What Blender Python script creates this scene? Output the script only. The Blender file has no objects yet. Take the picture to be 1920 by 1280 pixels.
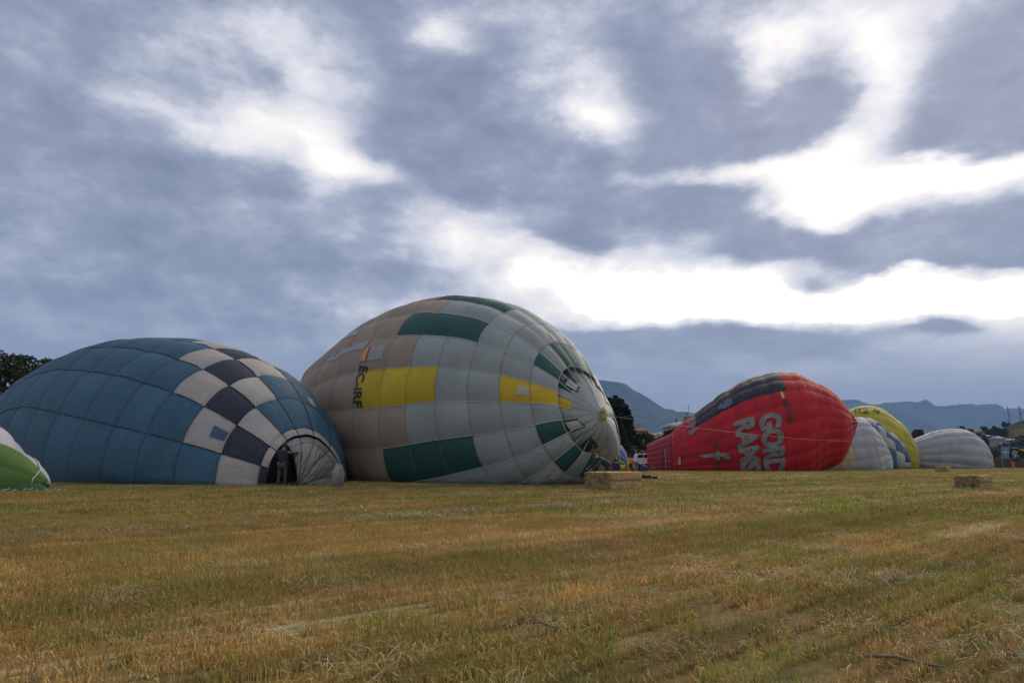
import bpy, bmesh, math, random
import numpy as np
from mathutils import Vector, Matrix, noise

C = bpy.context.scene.collection
SC = bpy.context.scene
R = math.radians

# ------------------------------------------------------------------ camera
CAM_H = 0.95
PITCH = math.atan(229 / 1280)
cam = bpy.data.cameras.new('camera')
cam.lens = 24.0
cam.sensor_width = 36.0
cam.clip_start = 0.05
cam.clip_end = 60000
cam_o = bpy.data.objects.new('camera', cam)
cam_o.location = (0, 0, CAM_H)
cam_o.rotation_euler = (math.pi / 2 + PITCH, 0, 0)
C.objects.link(cam_o)
SC.camera = cam_o

# ------------------------------------------------------------------ exposure
SC.view_settings.view_transform = 'Standard'
SC.view_settings.look = 'None'
SC.view_settings.gamma = 1.0
SC.view_settings.use_curve_mapping = False
SC.view_settings.exposure = 0.95
SC.render.engine = 'CYCLES'
SC.cycles.max_bounces = 6
SC.cycles.diffuse_bounces = 3
SC.cycles.transparent_max_bounces = 12
SC.cycles.volume_bounces = 1

SUN_EL, SUN_AZ = R(30), R(32)          # azimuth measured from +Y towards +X (right and behind the balloons)
sun = bpy.data.lights.new('sun', 'SUN')
sun.energy = 1.5
sun.angle = R(45)
sun.color = (1.0, 0.84, 0.66)
sun_o = bpy.data.objects.new('sun', sun)
sd = Vector((math.sin(SUN_AZ) * math.cos(SUN_EL), math.cos(SUN_AZ) * math.cos(SUN_EL), math.sin(SUN_EL)))
sun_o.rotation_euler = sd.to_track_quat('Z', 'Y').to_euler()
sun_o.location = (60, 120, 60)
C.objects.link(sun_o)


def pdir(px, py):
    """azimuth and elevation of the direction seen at a point of the 1920x1280 photograph"""
    dx = (px - 960) / 1280.0
    dv = -(py - 640) / 1280.0
    y = math.cos(PITCH) - dv * math.sin(PITCH)
    z = math.sin(PITCH) + dv * math.cos(PITCH)
    l = math.sqrt(dx * dx + y * y + z * z)
    return math.atan2(dx, y), math.asin(z / l)


def at(px, py, Y):
    """the point at depth Y (metres along +Y) seen at px, py"""
    dx = (px - 960) / 1280.0
    dv = -(py - 640) / 1280.0
    y = math.cos(PITCH) - dv * math.sin(PITCH)
    z = math.sin(PITCH) + dv * math.cos(PITCH)
    t = Y / y
    return Vector((dx * t, Y, CAM_H + z * t))


# ------------------------------------------------------------------ sky
world = bpy.data.worlds.new('World')
SC.world = world
world.use_nodes = True
W = world.node_tree
W.nodes.clear()


def wn(t, **k):
    n = W.nodes.new(t)
    for a, b in k.items():
        setattr(n, a, b)
    return n


def link(a, b):
    W.links.new(a, b)


def wmath(op, a, b=None, c=None):
    n = wn('ShaderNodeMath', operation=op)
    for i, v in enumerate((a, b, c)):
        if v is None:
            continue
        if isinstance(v, (int, float)):
            n.inputs[i].default_value = v
        else:
            link(v, n.inputs[i])
    return n.outputs[0]


tc = wn('ShaderNodeTexCoord')
sep = wn('ShaderNodeSeparateXYZ')
link(tc.outputs['Generated'], sep.inputs[0])
dx_, dy_, dz_ = sep.outputs
az_ = wmath('ARCTAN2', dx_, dy_)
el_ = wmath('ARCSINE', dz_)
# cloud-deck coordinates: the direction carried up to a flat layer
den = wmath('ADD', wmath('MAXIMUM', dz_, 0.0), 0.22)
cu = wmath('DIVIDE', dx_, den)
cv = wmath('DIVIDE', dy_, den)
deck = wn('ShaderNodeCombineXYZ')
link(cu, deck.inputs[0])
link(cv, deck.inputs[1])
nA = wn('ShaderNodeTexNoise')
nA.inputs['Scale'].default_value = 2.3
nA.inputs['Detail'].default_value = 7
nA.inputs['Roughness'].default_value = 0.56
nA.inputs['Distortion'].default_value = 0.25
link(deck.outputs[0], nA.inputs['Vector'])
nB = wn('ShaderNodeTexNoise')
nB.inputs['Scale'].default_value = 7.5
nB.inputs['Detail'].default_value = 9
nB.inputs['Roughness'].default_value = 0.55
nB.inputs['Distortion'].default_value = 0.1
puff = wn('ShaderNodeVectorMath', operation='MULTIPLY')
link(tc.outputs['Generated'], puff.inputs[0])
puff.inputs[1].default_value = (1.0, 1.0, 1.9)
link(puff.outputs[0], nB.inputs['Vector'])
nC = wn('ShaderNodeTexNoise')
nC.inputs['Scale'].default_value = 17
nC.inputs['Detail'].default_value = 8
nC.inputs['Roughness'].default_value = 0.66
link(puff.outputs[0], nC.inputs['Vector'])
# warp of the (azimuth, elevation) plane
wsub = wn('ShaderNodeVectorMath', operation='SUBTRACT')
link(nA.outputs['Color'], wsub.inputs[0])
wsub.inputs[1].default_value = (0.5, 0.5, 0.5)
wmul = wn('ShaderNodeVectorMath', operation='MULTIPLY')
link(wsub.outputs[0], wmul.inputs[0])
wmul.inputs[1].default_value = (0.05, 0.035, 0)
wsub2 = wn('ShaderNodeVectorMath', operation='SUBTRACT')
link(nB.outputs['Color'], wsub2.inputs[0])
wsub2.inputs[1].default_value = (0.5, 0.5, 0.5)
wmul2 = wn('ShaderNodeVectorMath', operation='MULTIPLY')
link(wsub2.outputs[0], wmul2.inputs[0])
wmul2.inputs[1].default_value = (0.10, 0.075, 0)
pv = wn('ShaderNodeCombineXYZ')
link(az_, pv.inputs[0])
link(el_, pv.inputs[1])
wa1 = wn('ShaderNodeVectorMath', operation='ADD')
link(pv.outputs[0], wa1.inputs[0])
link(wmul.outputs[0], wa1.inputs[1])
wa2 = wn('ShaderNodeVectorMath', operation='ADD')
link(wa1.outputs[0], wa2.inputs[0])
link(wmul2.outputs[0], wa2.inputs[1])
P2 = wa2.outputs[0]

# cloud masses (negative) and gaps (positive): centre and radius in photo pixels -> angles
CLOUDS = [
    # the thin, bright part of the deck round the hidden sun
    (1520, 400, 520, 240, .14), (1000, 560, 300, 60, .08), (1150, 200, 250, 150, .06), (1800, 100, 300, 160, -.04),
    # bright gaps
    (480, 240, 75, 42, .42), (385, 262, 50, 20, .20), (565, 150, 60, 60, .24), (610, 285, 50, 40, .46), (690, 325, 80, 22, .36), (590, 60, 50, 50, .18), (670, 330, 60, 20, .1),
    (830, 60, 55, 30, .36), (1130, 150, 40, 44, .24), (1160, 232, 40, 28, .34), (1110, 230, 34, 34, .14), (860, 420, 80, 30, .26), (850, 470, 60, 26, .28), (960, 480, 90, 34, .36), (1010, 525, 70, 26, .34),
    (1220, 515, 180, 30, .50), (1200, 560, 190, 28, .34), (1480, 575, 330, 30, .62), (1830, 600, 170, 44, .62), (1820, 318, 190, 26, .50), (1640, 350, 150, 26, .46), (1860, 520, 200, 26, .42),
    (1430, 80, 90, 34, .24), (1540, 60, 80, 34, .16), (1665, 200, 38, 60, .28), (1420, 140, 60, 50, .22), (1350, 318, 130, 16, .42), (1545, 330, 90, 30, .26), (1590, 290, 70, 30, .2),
    (2080, 420, 160, 240, .08), (1690, 60, 90, 60, .16), (1290, 30, 100, 40, .10), (680, 180, 60, 60, .14), (1330, 550, 200, 24, .2), (1650, 545, 200, 30, .25), (1460, 420, 40, 14, .2), (1460, 250, 50, 20, .1),
    # dark masses
    (860, 200, 130, 75, -.24), (910, 310, 130, 55, -.36), (1060, 310, 80, 30, -.3), (1010, 285, 100, 50, -.16), (780, 260, 90, 50, -.12), (1210, 370, 100, 44, -.50), (1330, 385, 90, 36, -.42), (1430, 400, 70, 24, -.42),
    (1410, 455, 90, 32, -.50), (1500, 470, 90, 22, -.44), (1540, 527, 46, 13, -.85), (1330, 250, 110, 36, -.46), (1440, 255, 70, 24, -.42), (1520, 215, 75, 36, -.50), (1330, 165, 80, 50, -.40),
    (1240, 90, 110, 70, -.22), (1180, 60, 80, 50, -.1), (1400, 350, 110, 16, -.1), (1650, 380, 90, 14, -.12), (1600, 505, 80, 12, -.22), (1000, 440, 60, 16, -.15), (1330, 330, 50, 12, -.12), (1560, 400, 50, 34, .24), (1335, 440, 50, 20, .22), (1700, 400, 60, 20, .2), (1600, 250, 40, 30, .2), (1180, 330, 60, 16, .15), (1660, 120, 50, 80, .15), (1545, 120, 34, 30, -.16), (1640, 90, 60, 60, .02), (1870, 150, 110, 90, -.40), (1800, 235, 120, 50, -.44), (1720, 290, 60, 30, -.2), (1850, 436, 110, 34, -.62), (1960, 430, 100, 36, -.5), (1640, 510, 90, 14, .25), (1545, 455, 40, 60, .16), (1730, 350, 90, 30, .12), (1480, 320, 60, 26, .14), (1630, 425, 100, 26, -.44), (1710, 465, 80, 20, -.36),
    (1290, 630, 300, 26, -.34), (1500, 640, 300, 26, -.42), (1760, 622, 34, 10, -.8), (1085, 458, 55, 28, -.40), (1840, 510, 60, 10, -.3),
    (180, 300, 260, 50, -.05), (330, 400, 300, 50, -.07), (520, 470, 200, 40, -.06), (120, 560, 200, 26, -.08), (60, 40, 300, 90, -.01), (700, 30, 110, 50, -.06),
    (300, 100, 220, 60, .06), (250, 190, 200, 40, .08), (150, 480, 220, 30, .05), (420, 540, 220, 24, .05), (700, 395, 120, 40, .08), (1000, 110, 80, 50, .08),
]
sdot = wn('ShaderNodeVectorMath', operation='DOT_PRODUCT')
link(tc.outputs['Generated'], sdot.inputs[0])
sdot.inputs[1].default_value = (math.sin(SUN_AZ), math.cos(SUN_AZ), 0.25)
BASE_V = wn('ShaderNodeMapRange')
BASE_V.inputs['From Min'].default_value = -1.0
BASE_V.inputs['From Max'].default_value = 1.0
BASE_V.inputs['To Min'].default_value = 0.58
BASE_V.inputs['To Max'].default_value = 0.58
link(sdot.outputs['Value'], BASE_V.inputs['Value'])
# the deck is thickest to the left of the view and thins out again behind
side = wn('ShaderNodeVectorMath', operation='DOT_PRODUCT')
link(tc.outputs['Generated'], side.inputs[0])
side.inputs[1].default_value = (-math.sin(R(62)), math.cos(R(62)), 0.0)
thick = wn('ShaderNodeMapRange')
thick.interpolation_type = 'SMOOTHSTEP'
thick.inputs['From Min'].default_value = -0.5
thick.inputs['From Max'].default_value = 0.9
thick.inputs['To Min'].default_value = 0.0
thick.inputs['To Max'].default_value = -0.20
link(side.outputs['Value'], thick.inputs['Value'])
acc = wmath('ADD', BASE_V.outputs[0], thick.outputs[0])
for (px, py, rx, ry, amp) in CLOUDS:
    a0, e0 = pdir(px, py)
    s = wn('ShaderNodeVectorMath', operation='SUBTRACT')
    link(P2, s.inputs[0])
    s.inputs[1].default_value = (a0, e0, 0)
    m = wn('ShaderNodeVectorMath', operation='MULTIPLY')
    link(s.outputs[0], m.inputs[0])
    m.inputs[1].default_value = (1280 / rx * 0.85, 1280 / ry * 0.85, 0)
    d = wn('ShaderNodeVectorMath', operation='DOT_PRODUCT')
    link(m.outputs[0], d.inputs[0])
    link(m.outputs[0], d.inputs[1])
    e = wmath('POWER', 0.3679, d.outputs['Value'])
    acc = wmath('MULTIPLY_ADD', e, amp, acc)
fb = wmath('ADD', wmath('MULTIPLY_ADD', nB.outputs['Fac'], 0.70, -0.35), wmath('MULTIPLY_ADD', nC.outputs['Fac'], 0.42, -0.21))
fa = wmath('MULTIPLY_ADD', nA.outputs['Fac'], 0.34, -0.17)
acc = wmath('ADD', wmath('ADD', acc, fb), wmath('MULTIPLY', fa, 0.8))
acc = wmath('SUBTRACT', acc, wmath('MULTIPLY', wmath('MAXIMUM', wmath('SUBTRACT', acc, 0.62), 0.0), 0.42))
floor_ = wmath('ADD', wmath('MULTIPLY', BASE_V.outputs[0], 0.56), wmath('ADD', wmath('MULTIPLY_ADD', nB.outputs['Fac'], 0.46, -0.23), wmath('MULTIPLY_ADD', nC.outputs['Fac'], 0.50, -0.25)))
acc = wmath('SMOOTH_MAX', acc, floor_, 0.10)
# calm, slate layer just above the hills, with long faint streaks
lowm = wn('ShaderNodeMapRange')
lowm.interpolation_type = 'SMOOTHSTEP'
lowm.inputs['From Min'].default_value = 0.06
lowm.inputs['From Max'].default_value = 0.20
link(el_, lowm.inputs['Value'])
lown = wmath('MULTIPLY_ADD', nA.outputs['Fac'], 0.30, 0.17)
mixv = wn('ShaderNodeMix', data_type='FLOAT')
link(lowm.outputs[0], mixv.inputs['Factor'])
link(lown, mixv.inputs['A'])
link(acc, mixv.inputs['B'])
ramp = wn('ShaderNodeValToRGB')
link(mixv.outputs[0], ramp.inputs[0])
els = ramp.color_ramp.elements
els[0].position = 0.0
els[0].color = (0.115, 0.138, 0.195, 1)
els[1].position = 1.0
els[1].color = (1.0, 0.96, 0.86, 1)
for pos, col in ((0.20, (0.168, 0.194, 0.282, 1)), (0.36, (0.228, 0.256, 0.352, 1)), (0.48, (0.315, 0.345, 0.435, 1)), (0.57, (0.44, 0.455, 0.53, 1)), (0.67, (0.62, 0.615, 0.67, 1)), (0.79, (0.86, 0.82, 0.79, 1))):
    e = els.new(pos)
    e.color = col
# the gaps are far brighter than the picture can show
over = wn('ShaderNodeMapRange')
over.inputs['From Min'].default_value = 0.79
over.inputs['From Max'].default_value = 1.35
over.inputs['To Min'].default_value = 0.0
over.inputs['To Max'].default_value = 1.0
link(mixv.outputs[0], over.inputs['Value'])
sky = wn('ShaderNodeTexSky', sky_type='NISHITA')
sky.sun_disc = False
sky.sun_elevation = SUN_EL
sky.sun_rotation = SUN_AZ
bg1 = wn('ShaderNodeBackground')
bg1.inputs['Strength'].default_value = 0.05
link(sky.outputs[0], bg1.inputs['Color'])
bg2 = wn('ShaderNodeBackground')
ov = wmath('MULTIPLY_ADD', wmath('POWER', over.outputs[0], 1.8), 9.0, 1.0)
link(wmath('MULTIPLY', ov, 0.68), bg2.inputs['Strength'])
link(ramp.outputs[0], bg2.inputs['Color'])
mixs = wn('ShaderNodeMixShader')
mixs.inputs[0].default_value = 0.94
link(bg1.outputs[0], mixs.inputs[1])
link(bg2.outputs[0], mixs.inputs[2])
wout = wn('ShaderNodeOutputWorld')
link(mixs.outputs[0], wout.inputs[0])
world.cycles.sampling_method = 'MANUAL'
world.cycles.sample_map_resolution = 512

# ------------------------------------------------------------------ helpers


def tag(o, label=None, cat=None, group=None, kind=None):
    if label:
        o['label'] = label
    if cat:
        o['category'] = cat
    if group:
        o['group'] = group
    if kind:
        o['kind'] = kind
    return o


def empty(name, loc, rz=0, label=None, cat=None, group=None):
    o = bpy.data.objects.new(name, None)
    o.location = loc
    o.rotation_euler = (0, 0, rz)
    C.objects.link(o)
    return tag(o, label, cat, group)


def link_mesh(name, me, mats, parent=None, smooth=False, world_verts=False):
    """one mesh object; world_verts: vertices are in world metres, moved into the parent's frame"""
    o = bpy.data.objects.new(name, me)
    for m in (mats if isinstance(mats, (list, tuple)) else [mats]):
        me.materials.append(m)
    if smooth:
        me.polygons.foreach_set('use_smooth', [True] * len(me.polygons))
    C.objects.link(o)
    if parent is not None:
        o.parent = parent
        if world_verts:
            p = parent
            M = Matrix.Identity(4)
            while p is not None:
                M = Matrix.Translation(p.location) @ Matrix.Rotation(p.rotation_euler.z, 4, 'Z') @ M
                p = p.parent
            me.transform(M.inverted())
    return o


def pymesh(name, V, F, mats, parent=None, smooth=False, world_verts=False, mi=None):
    me = bpy.data.meshes.new(name)
    me.from_pydata([tuple(map(float, v)) for v in V], [], [tuple(map(int, f)) for f in F])
    if mi is not None:
        me.polygons.foreach_set('material_index', mi)
    me.update()
    return link_mesh(name, me, mats, parent, smooth, world_verts)


class MB:
    """collects boxes, tubes, prisms into one mesh"""

    def __init__(s):
        s.V = []
        s.F = []

    def box(s, cx, cy, cz, sx, sy, sz, rz=0, rx=0, ry=0, taper=1.0, ty=None):
        M = Matrix.Translation((cx, cy, cz)) @ Matrix.Rotation(rz, 4, 'Z') @ Matrix.Rotation(ry, 4, 'Y') @ Matrix.Rotation(rx, 4, 'X')
        b = len(s.V)
        ty = taper if ty is None else ty
        for z, k, ky in ((-.5, 1, 1), (.5, taper, ty)):
            for x, y in ((-.5, -.5), (.5, -.5), (.5, .5), (-.5, .5)):
                s.V.append(M @ Vector((x * sx * k, y * sy * ky, z * sz)))
        for f in ((0, 3, 2, 1), (4, 5, 6, 7), (0, 1, 5, 4), (1, 2, 6, 5), (2, 3, 7, 6), (3, 0, 4, 7)):
            s.F.append([b + i for i in f])
        return s

    def tube(s, pts, r, n=6, cap=True):
        pts = [Vector(p) for p in pts]
        rs = r if isinstance(r, (list, tuple)) else [r] * len(pts)
        b = len(s.V)
        up = Vector((0, 0, 1))
        for i, p in enumerate(pts):
            t = (pts[min(i + 1, len(pts) - 1)] - pts[max(i - 1, 0)])
            if t.length < 1e-9:
                t = Vector((0, 0, 1))
            t.normalize()
            a = t.cross(up)
            if a.length < 0.05:
                a = t.cross(Vector((1, 0, 0)))
            a.normalize()
            c = t.cross(a)
            for k in range(n):
                w = 2 * math.pi * k / n
                s.V.append(p + (a * math.cos(w) + c * math.sin(w)) * rs[i])
        for i in range(len(pts) - 1):
            for k in range(n):
                k2 = (k + 1) % n
                s.F.append([b + i * n + k, b + i * n + k2, b + (i + 1) * n + k2, b + (i + 1) * n + k])
        if cap:
            s.F.append([b + k for k in range(n)][::-1])
            s.F.append([b + (len(pts) - 1) * n + k for k in range(n)])
        return s

    def prism(s, poly, y0, y1):
        """poly in x,z extruded along y"""
        b = len(s.V)
        n = len(poly)
        for y in (y0, y1):
            for x, z in poly:
                s.V.append(Vector((x, y, z)))
        s.F.append([b + i for i in range(n)])
        s.F.append([b + n + i for i in range(n)][::-1])
        for i in range(n):
            j = (i + 1) % n
            s.F.append([b + i, b + n + i, b + n + j, b + j])
        return s

    def build(s, name, mats, parent=None, smooth=False, bevel=0, world_verts=False):
        o = pymesh(name, s.V, s.F, mats, parent, smooth, world_verts)
        if bevel:
            m = o.modifiers.new('bevel', 'BEVEL')
            m.width = bevel
            m.segments = 2
            m.limit_method = 'ANGLE'
        return o


# ------------------------------------------------------------------ materials
def new_mat(name):
    m = bpy.data.materials.new(name)
    m.use_nodes = True
    nt = m.node_tree
    nt.nodes.clear()
    out = nt.nodes.new('ShaderNodeOutputMaterial')
    b = nt.nodes.new('ShaderNodeBsdfPrincipled')
    nt.links.new(b.outputs[0], out.inputs[0])
    return m, nt, b, out


def noise_node(nt, scale, detail=4, rough=.55, vec=None, dist=0):
    n = nt.nodes.new('ShaderNodeTexNoise')
    n.inputs['Scale'].default_value = scale
    n.inputs['Detail'].default_value = detail
    n.inputs['Roughness'].default_value = rough
    n.inputs['Distortion'].default_value = dist
    if vec is not None:
        nt.links.new(vec, n.inputs['Vector'])
    return n


def mrange(nt, val, a, b, c, d, smooth=False):
    n = nt.nodes.new('ShaderNodeMapRange')
    n.inputs[1].default_value = a
    n.inputs[2].default_value = b
    n.inputs[3].default_value = c
    n.inputs[4].default_value = d
    if smooth:
        n.interpolation_type = 'SMOOTHSTEP'
    nt.links.new(val, n.inputs[0])
    return n.outputs[0]


def mixc(nt, fac, a, b, mode='MIX'):
    n = nt.nodes.new('ShaderNodeMix')
    n.data_type = 'RGBA'
    n.blend_type = mode
    for i, v in ((0, fac), (6, a), (7, b)):
        if isinstance(v, (int, float)):
            n.inputs[i].default_value = v
        elif isinstance(v, tuple):
            n.inputs[i].default_value = (v[0], v[1], v[2], 1)
        else:
            nt.links.new(v, n.inputs[i])
    return n.outputs[2]


def plain(name, col, rough=.6, var=.15, scale=6, metal=0, bump=0, bscale=40):
    m, nt, b, out = new_mat(name)
    g = nt.nodes.new('ShaderNodeNewGeometry').outputs['Position']
    n = noise_node(nt, scale, 5, .6, g)
    f = mrange(nt, n.outputs['Fac'], .3, .7, 1 - var, 1 + var)
    c = mixc(nt, 1.0, col, f, 'MULTIPLY')
    nt.links.new(c, b.inputs['Base Color'])
    b.inputs['Roughness'].default_value = rough
    b.inputs['Metallic'].default_value = metal
    if bump:
        n2 = noise_node(nt, bscale, 4, .6, g)
        bp = nt.nodes.new('ShaderNodeBump')
        bp.inputs['Strength'].default_value = bump
        bp.inputs['Distance'].default_value = .02
        nt.links.new(n2.outputs['Fac'], bp.inputs['Height'])
        nt.links.new(bp.outputs[0], b.inputs['Normal'])
    return m


def fabric(name, col, dirt=.25, trans=.16, wrinkle=.5, dirtcol=(.22, .19, .15)):
    """ripstop envelope cloth: faded patches, dust, fine puckers, a little light coming through"""
    m, nt, b, out = new_mat(name)
    pos = nt.nodes.new('ShaderNodeNewGeometry').outputs['Position']
    oi = nt.nodes.new('ShaderNodeObjectInfo')
    n1 = noise_node(nt, .55, 5, .6, pos)
    n2 = noise_node(nt, 3.2, 6, .65, pos, .6)
    f1 = mrange(nt, n1.outputs['Fac'], .3, .7, .86, 1.12)
    f2 = mrange(nt, oi.outputs['Random'], 0, 1, .92, 1.08)
    c = mixc(nt, 1.0, col, f1, 'MULTIPLY')
    c = mixc(nt, 1.0, c, f2, 'MULTIPLY')
    f3 = mrange(nt, n2.outputs['Fac'], .52, .74, 0, dirt, True)
    c = mixc(nt, f3, c, dirtcol)
    uv = nt.nodes.new('ShaderNodeTexCoord').outputs['UV']
    sx = nt.nodes.new('ShaderNodeSeparateXYZ')
    nt.links.new(uv, sx.inputs[0])

    def edge(o_, w_):
        pp = nt.nodes.new('ShaderNodeMath')
        pp.operation = 'PINGPONG'
        nt.links.new(o_, pp.inputs[0])
        pp.inputs[1].default_value = .5
        return mrange(nt, pp.outputs[0], 0, w_, 1, 0, True)

    ex, ey = edge(sx.outputs[0], .14), edge(sx.outputs[1], .14)
    mxe = nt.nodes.new('ShaderNodeMath')
    mxe.operation = 'MAXIMUM'
    nt.links.new(ex, mxe.inputs[0])
    nt.links.new(ey, mxe.inputs[1])
    c = mixc(nt, 1.0, c, mrange(nt, mxe.outputs[0], .3, 1, 1.0, .92), 'MULTIPLY')
    pk = []
    for m_, sc in ((ex, (1.5, 26, 1)), (ey, (26, 1.5, 1))):
        q1 = nt.nodes.new('ShaderNodeMapping')
        q1.inputs['Scale'].default_value = sc
        nt.links.new(uv, q1.inputs[0])
        q2 = noise_node(nt, 1.0, 2, .5, q1.outputs[0], .3)
        q3 = nt.nodes.new('ShaderNodeMath')
        q3.operation = 'MULTIPLY'
        nt.links.new(q2.outputs['Fac'], q3.inputs[0])
        nt.links.new(m_, q3.inputs[1])
        pk.append(q3.outputs[0])
    nt.links.new(c, b.inputs['Base Color'])
    b.inputs['Roughness'].default_value = .62
    b.inputs['Specular IOR Level'].default_value = .28
    mp = nt.nodes.new('ShaderNodeMapping')
    mp.inputs['Rotation'].default_value = (0.3, 0.5, 0.6)
    mp.inputs['Scale'].default_value = (1.0, 3.6, 1.6)
    nt.links.new(pos, mp.inputs[0])
    w1 = noise_node(nt, 1.5, 5, .55, mp.outputs[0], 1.2)
    w2 = noise_node(nt, 14, 3, .5, mp.outputs[0], .6)
    s = nt.nodes.new('ShaderNodeMath')
    s.operation = 'MULTIPLY_ADD'
    nt.links.new(w2.outputs['Fac'], s.inputs[0])
    s.inputs[1].default_value = .16
    nt.links.new(w1.outputs['Fac'], s.inputs[2])
    bp = nt.nodes.new('ShaderNodeBump')
    bp.inputs['Strength'].default_value = wrinkle
    bp.inputs['Distance'].default_value = .11
    acc_ = s.outputs[0]
    for p_ in pk:
        ad = nt.nodes.new('ShaderNodeMath')
        ad.operation = 'MULTIPLY_ADD'
        nt.links.new(p_, ad.inputs[0])
        ad.inputs[1].default_value = .35
        nt.links.new(acc_, ad.inputs[2])
        acc_ = ad.outputs[0]
    nt.links.new(acc_, bp.inputs['Height'])
    nt.links.new(bp.outputs[0], b.inputs['Normal'])
    if trans > 0:
        t = nt.nodes.new('ShaderNodeBsdfTranslucent')
        nt.links.new(c, t.inputs['Color'])
        nt.links.new(bp.outputs[0], t.inputs['Normal'])
        mx = nt.nodes.new('ShaderNodeMixShader')
        mx.inputs[0].default_value = trans
        nt.links.new(b.outputs[0], mx.inputs[1])
        nt.links.new(t.outputs[0], mx.inputs[2])
        nt.links.new(mx.outputs[0], out.inputs[0])
    return m


FAB = {
    'blue': fabric('blue_cloth', (.045, .118, .175), .32, .06),
    'navy': fabric('navy_cloth', (.025, .033, .05), .25, .03),
    'white': fabric('white_cloth', (.44, .40, .355), .3, .08),
    'vent': fabric('grey_vent_cloth', (.29, .265, .235), .3, .04, 1.0),
    'grey': fabric('grey_green_cloth', (.32, .36, .34), .25, .06),
    'tan': fabric('tan_cloth', (.37, .285, .205), .3, .08),
    'green': fabric('dark_green_cloth', (.026, .092, .083), .2, .05),
    'yellow': fabric('yellow_cloth', (.66, .47, .03), .15),
    'patch': fabric('patch_cloth', (.58, .52, .46), .2),
    'banner': fabric('banner_cloth', (.45, .45, .43), .15),
    'red': fabric('red_cloth', (.50, .014, .022), .10, .16),
    'maroon': fabric('scoop_cloth', (.36, .028, .045), .2, .3),
    'black': fabric('black_cloth', (.022, .026, .036), .3, .02),
    'pale': fabric('pale_cloth', (.30, .19, .19), .2),
    'silver': fabric('silver_grey_cloth', (.36, .37, .37), .2, .08),
    'teal': fabric('teal_cloth', (.07, .15, .19), .2),
    'sky': fabric('sky_cloth', (.07, .13, .22), .2),
    'bright_blue': fabric('bright_blue_cloth', (.022, .045, .26), .15, .08),
    'lemon': fabric('lemon_cloth', (.50, .43, .045), .2),
    'cream': fabric('cream_cloth', (.44, .38, .24), .2),
    'lime': fabric('lime_cloth', (.105, .20, .035), .2, .2, .7),
    'offwhite': fabric('offwhite_cloth', (.62, .61, .64), .1, .3),
}
M_TAPE_W = plain('white_tape', (.55, .55, .5), .7)
M_TAPE_D = plain('dark_tape', (.02, .025, .035), .7)
M_TAPE_R = plain('red_tape', (.5, .12, .10), .7)
M_SEAM = plain('seam_thread', (.20, .18, .15), .8)
M_SEAM_D = plain('dark_seam_thread', (.012, .022, .035), .8)
M_TAPE_F = plain('faint_red_tape', (.34, .05, .05), .7)
M_PRINT_BLACK = plain('black_print', (.018, .018, .02), .6)
M_PRINT_GREY = plain('grey_print', (.19, .19, .175), .6, .3, 1.5)
M_PRINT_DARK = plain('faded_dark_print', (.07, .035, .03), .7)
M_FLAG_RED = plain('flag_red', (.35, .03, .03), .6)
M_FLAG_YEL = plain('flag_yellow', (.60, .36, .03), .6)

# ------------------------------------------------------------------ the stubble field
ROW = R(48)                                  # the drill rows run 48 degrees right of the view
RD = (math.sin(ROW), math.cos(ROW))


def bank(x, y):
    a = min(max((y - 97.5) / 5, 0), 1)
    a = a * a * (3 - 2 * a)
    b = min(max((30 - x) / 8, 0), 1) * min(max((x + 30) / 20, 0), 1)
    c = min(max((170 - y) / 30, 0), 1)
    return .62 * a * b * c


def field_mask(nt, pos):
    """shared by soil and plants: green patches, pale straw windrows, brown stubble"""
    mp = nt.nodes.new('ShaderNodeMapping')
    mp.inputs['Rotation'].default_value = (0, 0, ROW - math.pi / 2)
    nt.links.new(pos, mp.inputs[0])
    st = nt.nodes.new('ShaderNodeMapping')
    st.inputs['Scale'].default_value = (.10, .55, 0)
    nt.links.new(mp.outputs[0], st.inputs[0])
    n1 = noise_node(nt, 1.0, 4, .6, st.outputs[0], .3)
    n2 = noise_node(nt, .45, 5, .65, pos, .4)
    a = nt.nodes.new('ShaderNodeMath')
    a.operation = 'ADD'
    nt.links.new(n1.outputs['Fac'], a.inputs[0])
    nt.links.new(n2.outputs['Fac'], a.inputs[1])
    green = mrange(nt, a.outputs[0], .86, 1.12, 0, 1, True)
    st2 = nt.nodes.new('ShaderNodeMapping')
    st2.inputs['Scale'].default_value = (.05, .8, 0)
    st2.inputs['Location'].default_value = (7.3, 3.1, 0)
    nt.links.new(mp.outputs[0], st2.inputs[0])
    n3 = noise_node(nt, 1.0, 3, .6, st2.outputs[0], .3)
    straw = mrange(nt, n3.outputs['Fac'], .53, .68, 0, 1, True)
    st3 = nt.nodes.new('ShaderNodeMapping')
    st3.inputs['Scale'].default_value = (.03, 2.6, 0)
    nt.links.new(mp.outputs[0], st3.inputs[0])
    n4 = noise_node(nt, 1.0, 3, .65, st3.outputs[0], .1)
    st4 = nt.nodes.new('ShaderNodeMapping')
    st4.inputs['Scale'].default_value = (.012, .32, 0)
    st4.inputs['Location'].default_value = (1.3, 9.1, 0)
    nt.links.new(mp.outputs[0], st4.inputs[0])
    n5 = noise_node(nt, 1.0, 2, .5, st4.outputs[0], .1)
    r4 = mrange(nt, n4.outputs['Fac'], .34, .66, .70, 1.28)
    r5 = mrange(nt, n5.outputs['Fac'], .36, .64, .86, 1.16)
    mm = nt.nodes.new('ShaderNodeMath')
    mm.operation = 'MULTIPLY'
    nt.links.new(r4, mm.inputs[0])
    nt.links.new(r5, mm.inputs[1])
    return green, straw, mm.outputs[0]


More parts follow.
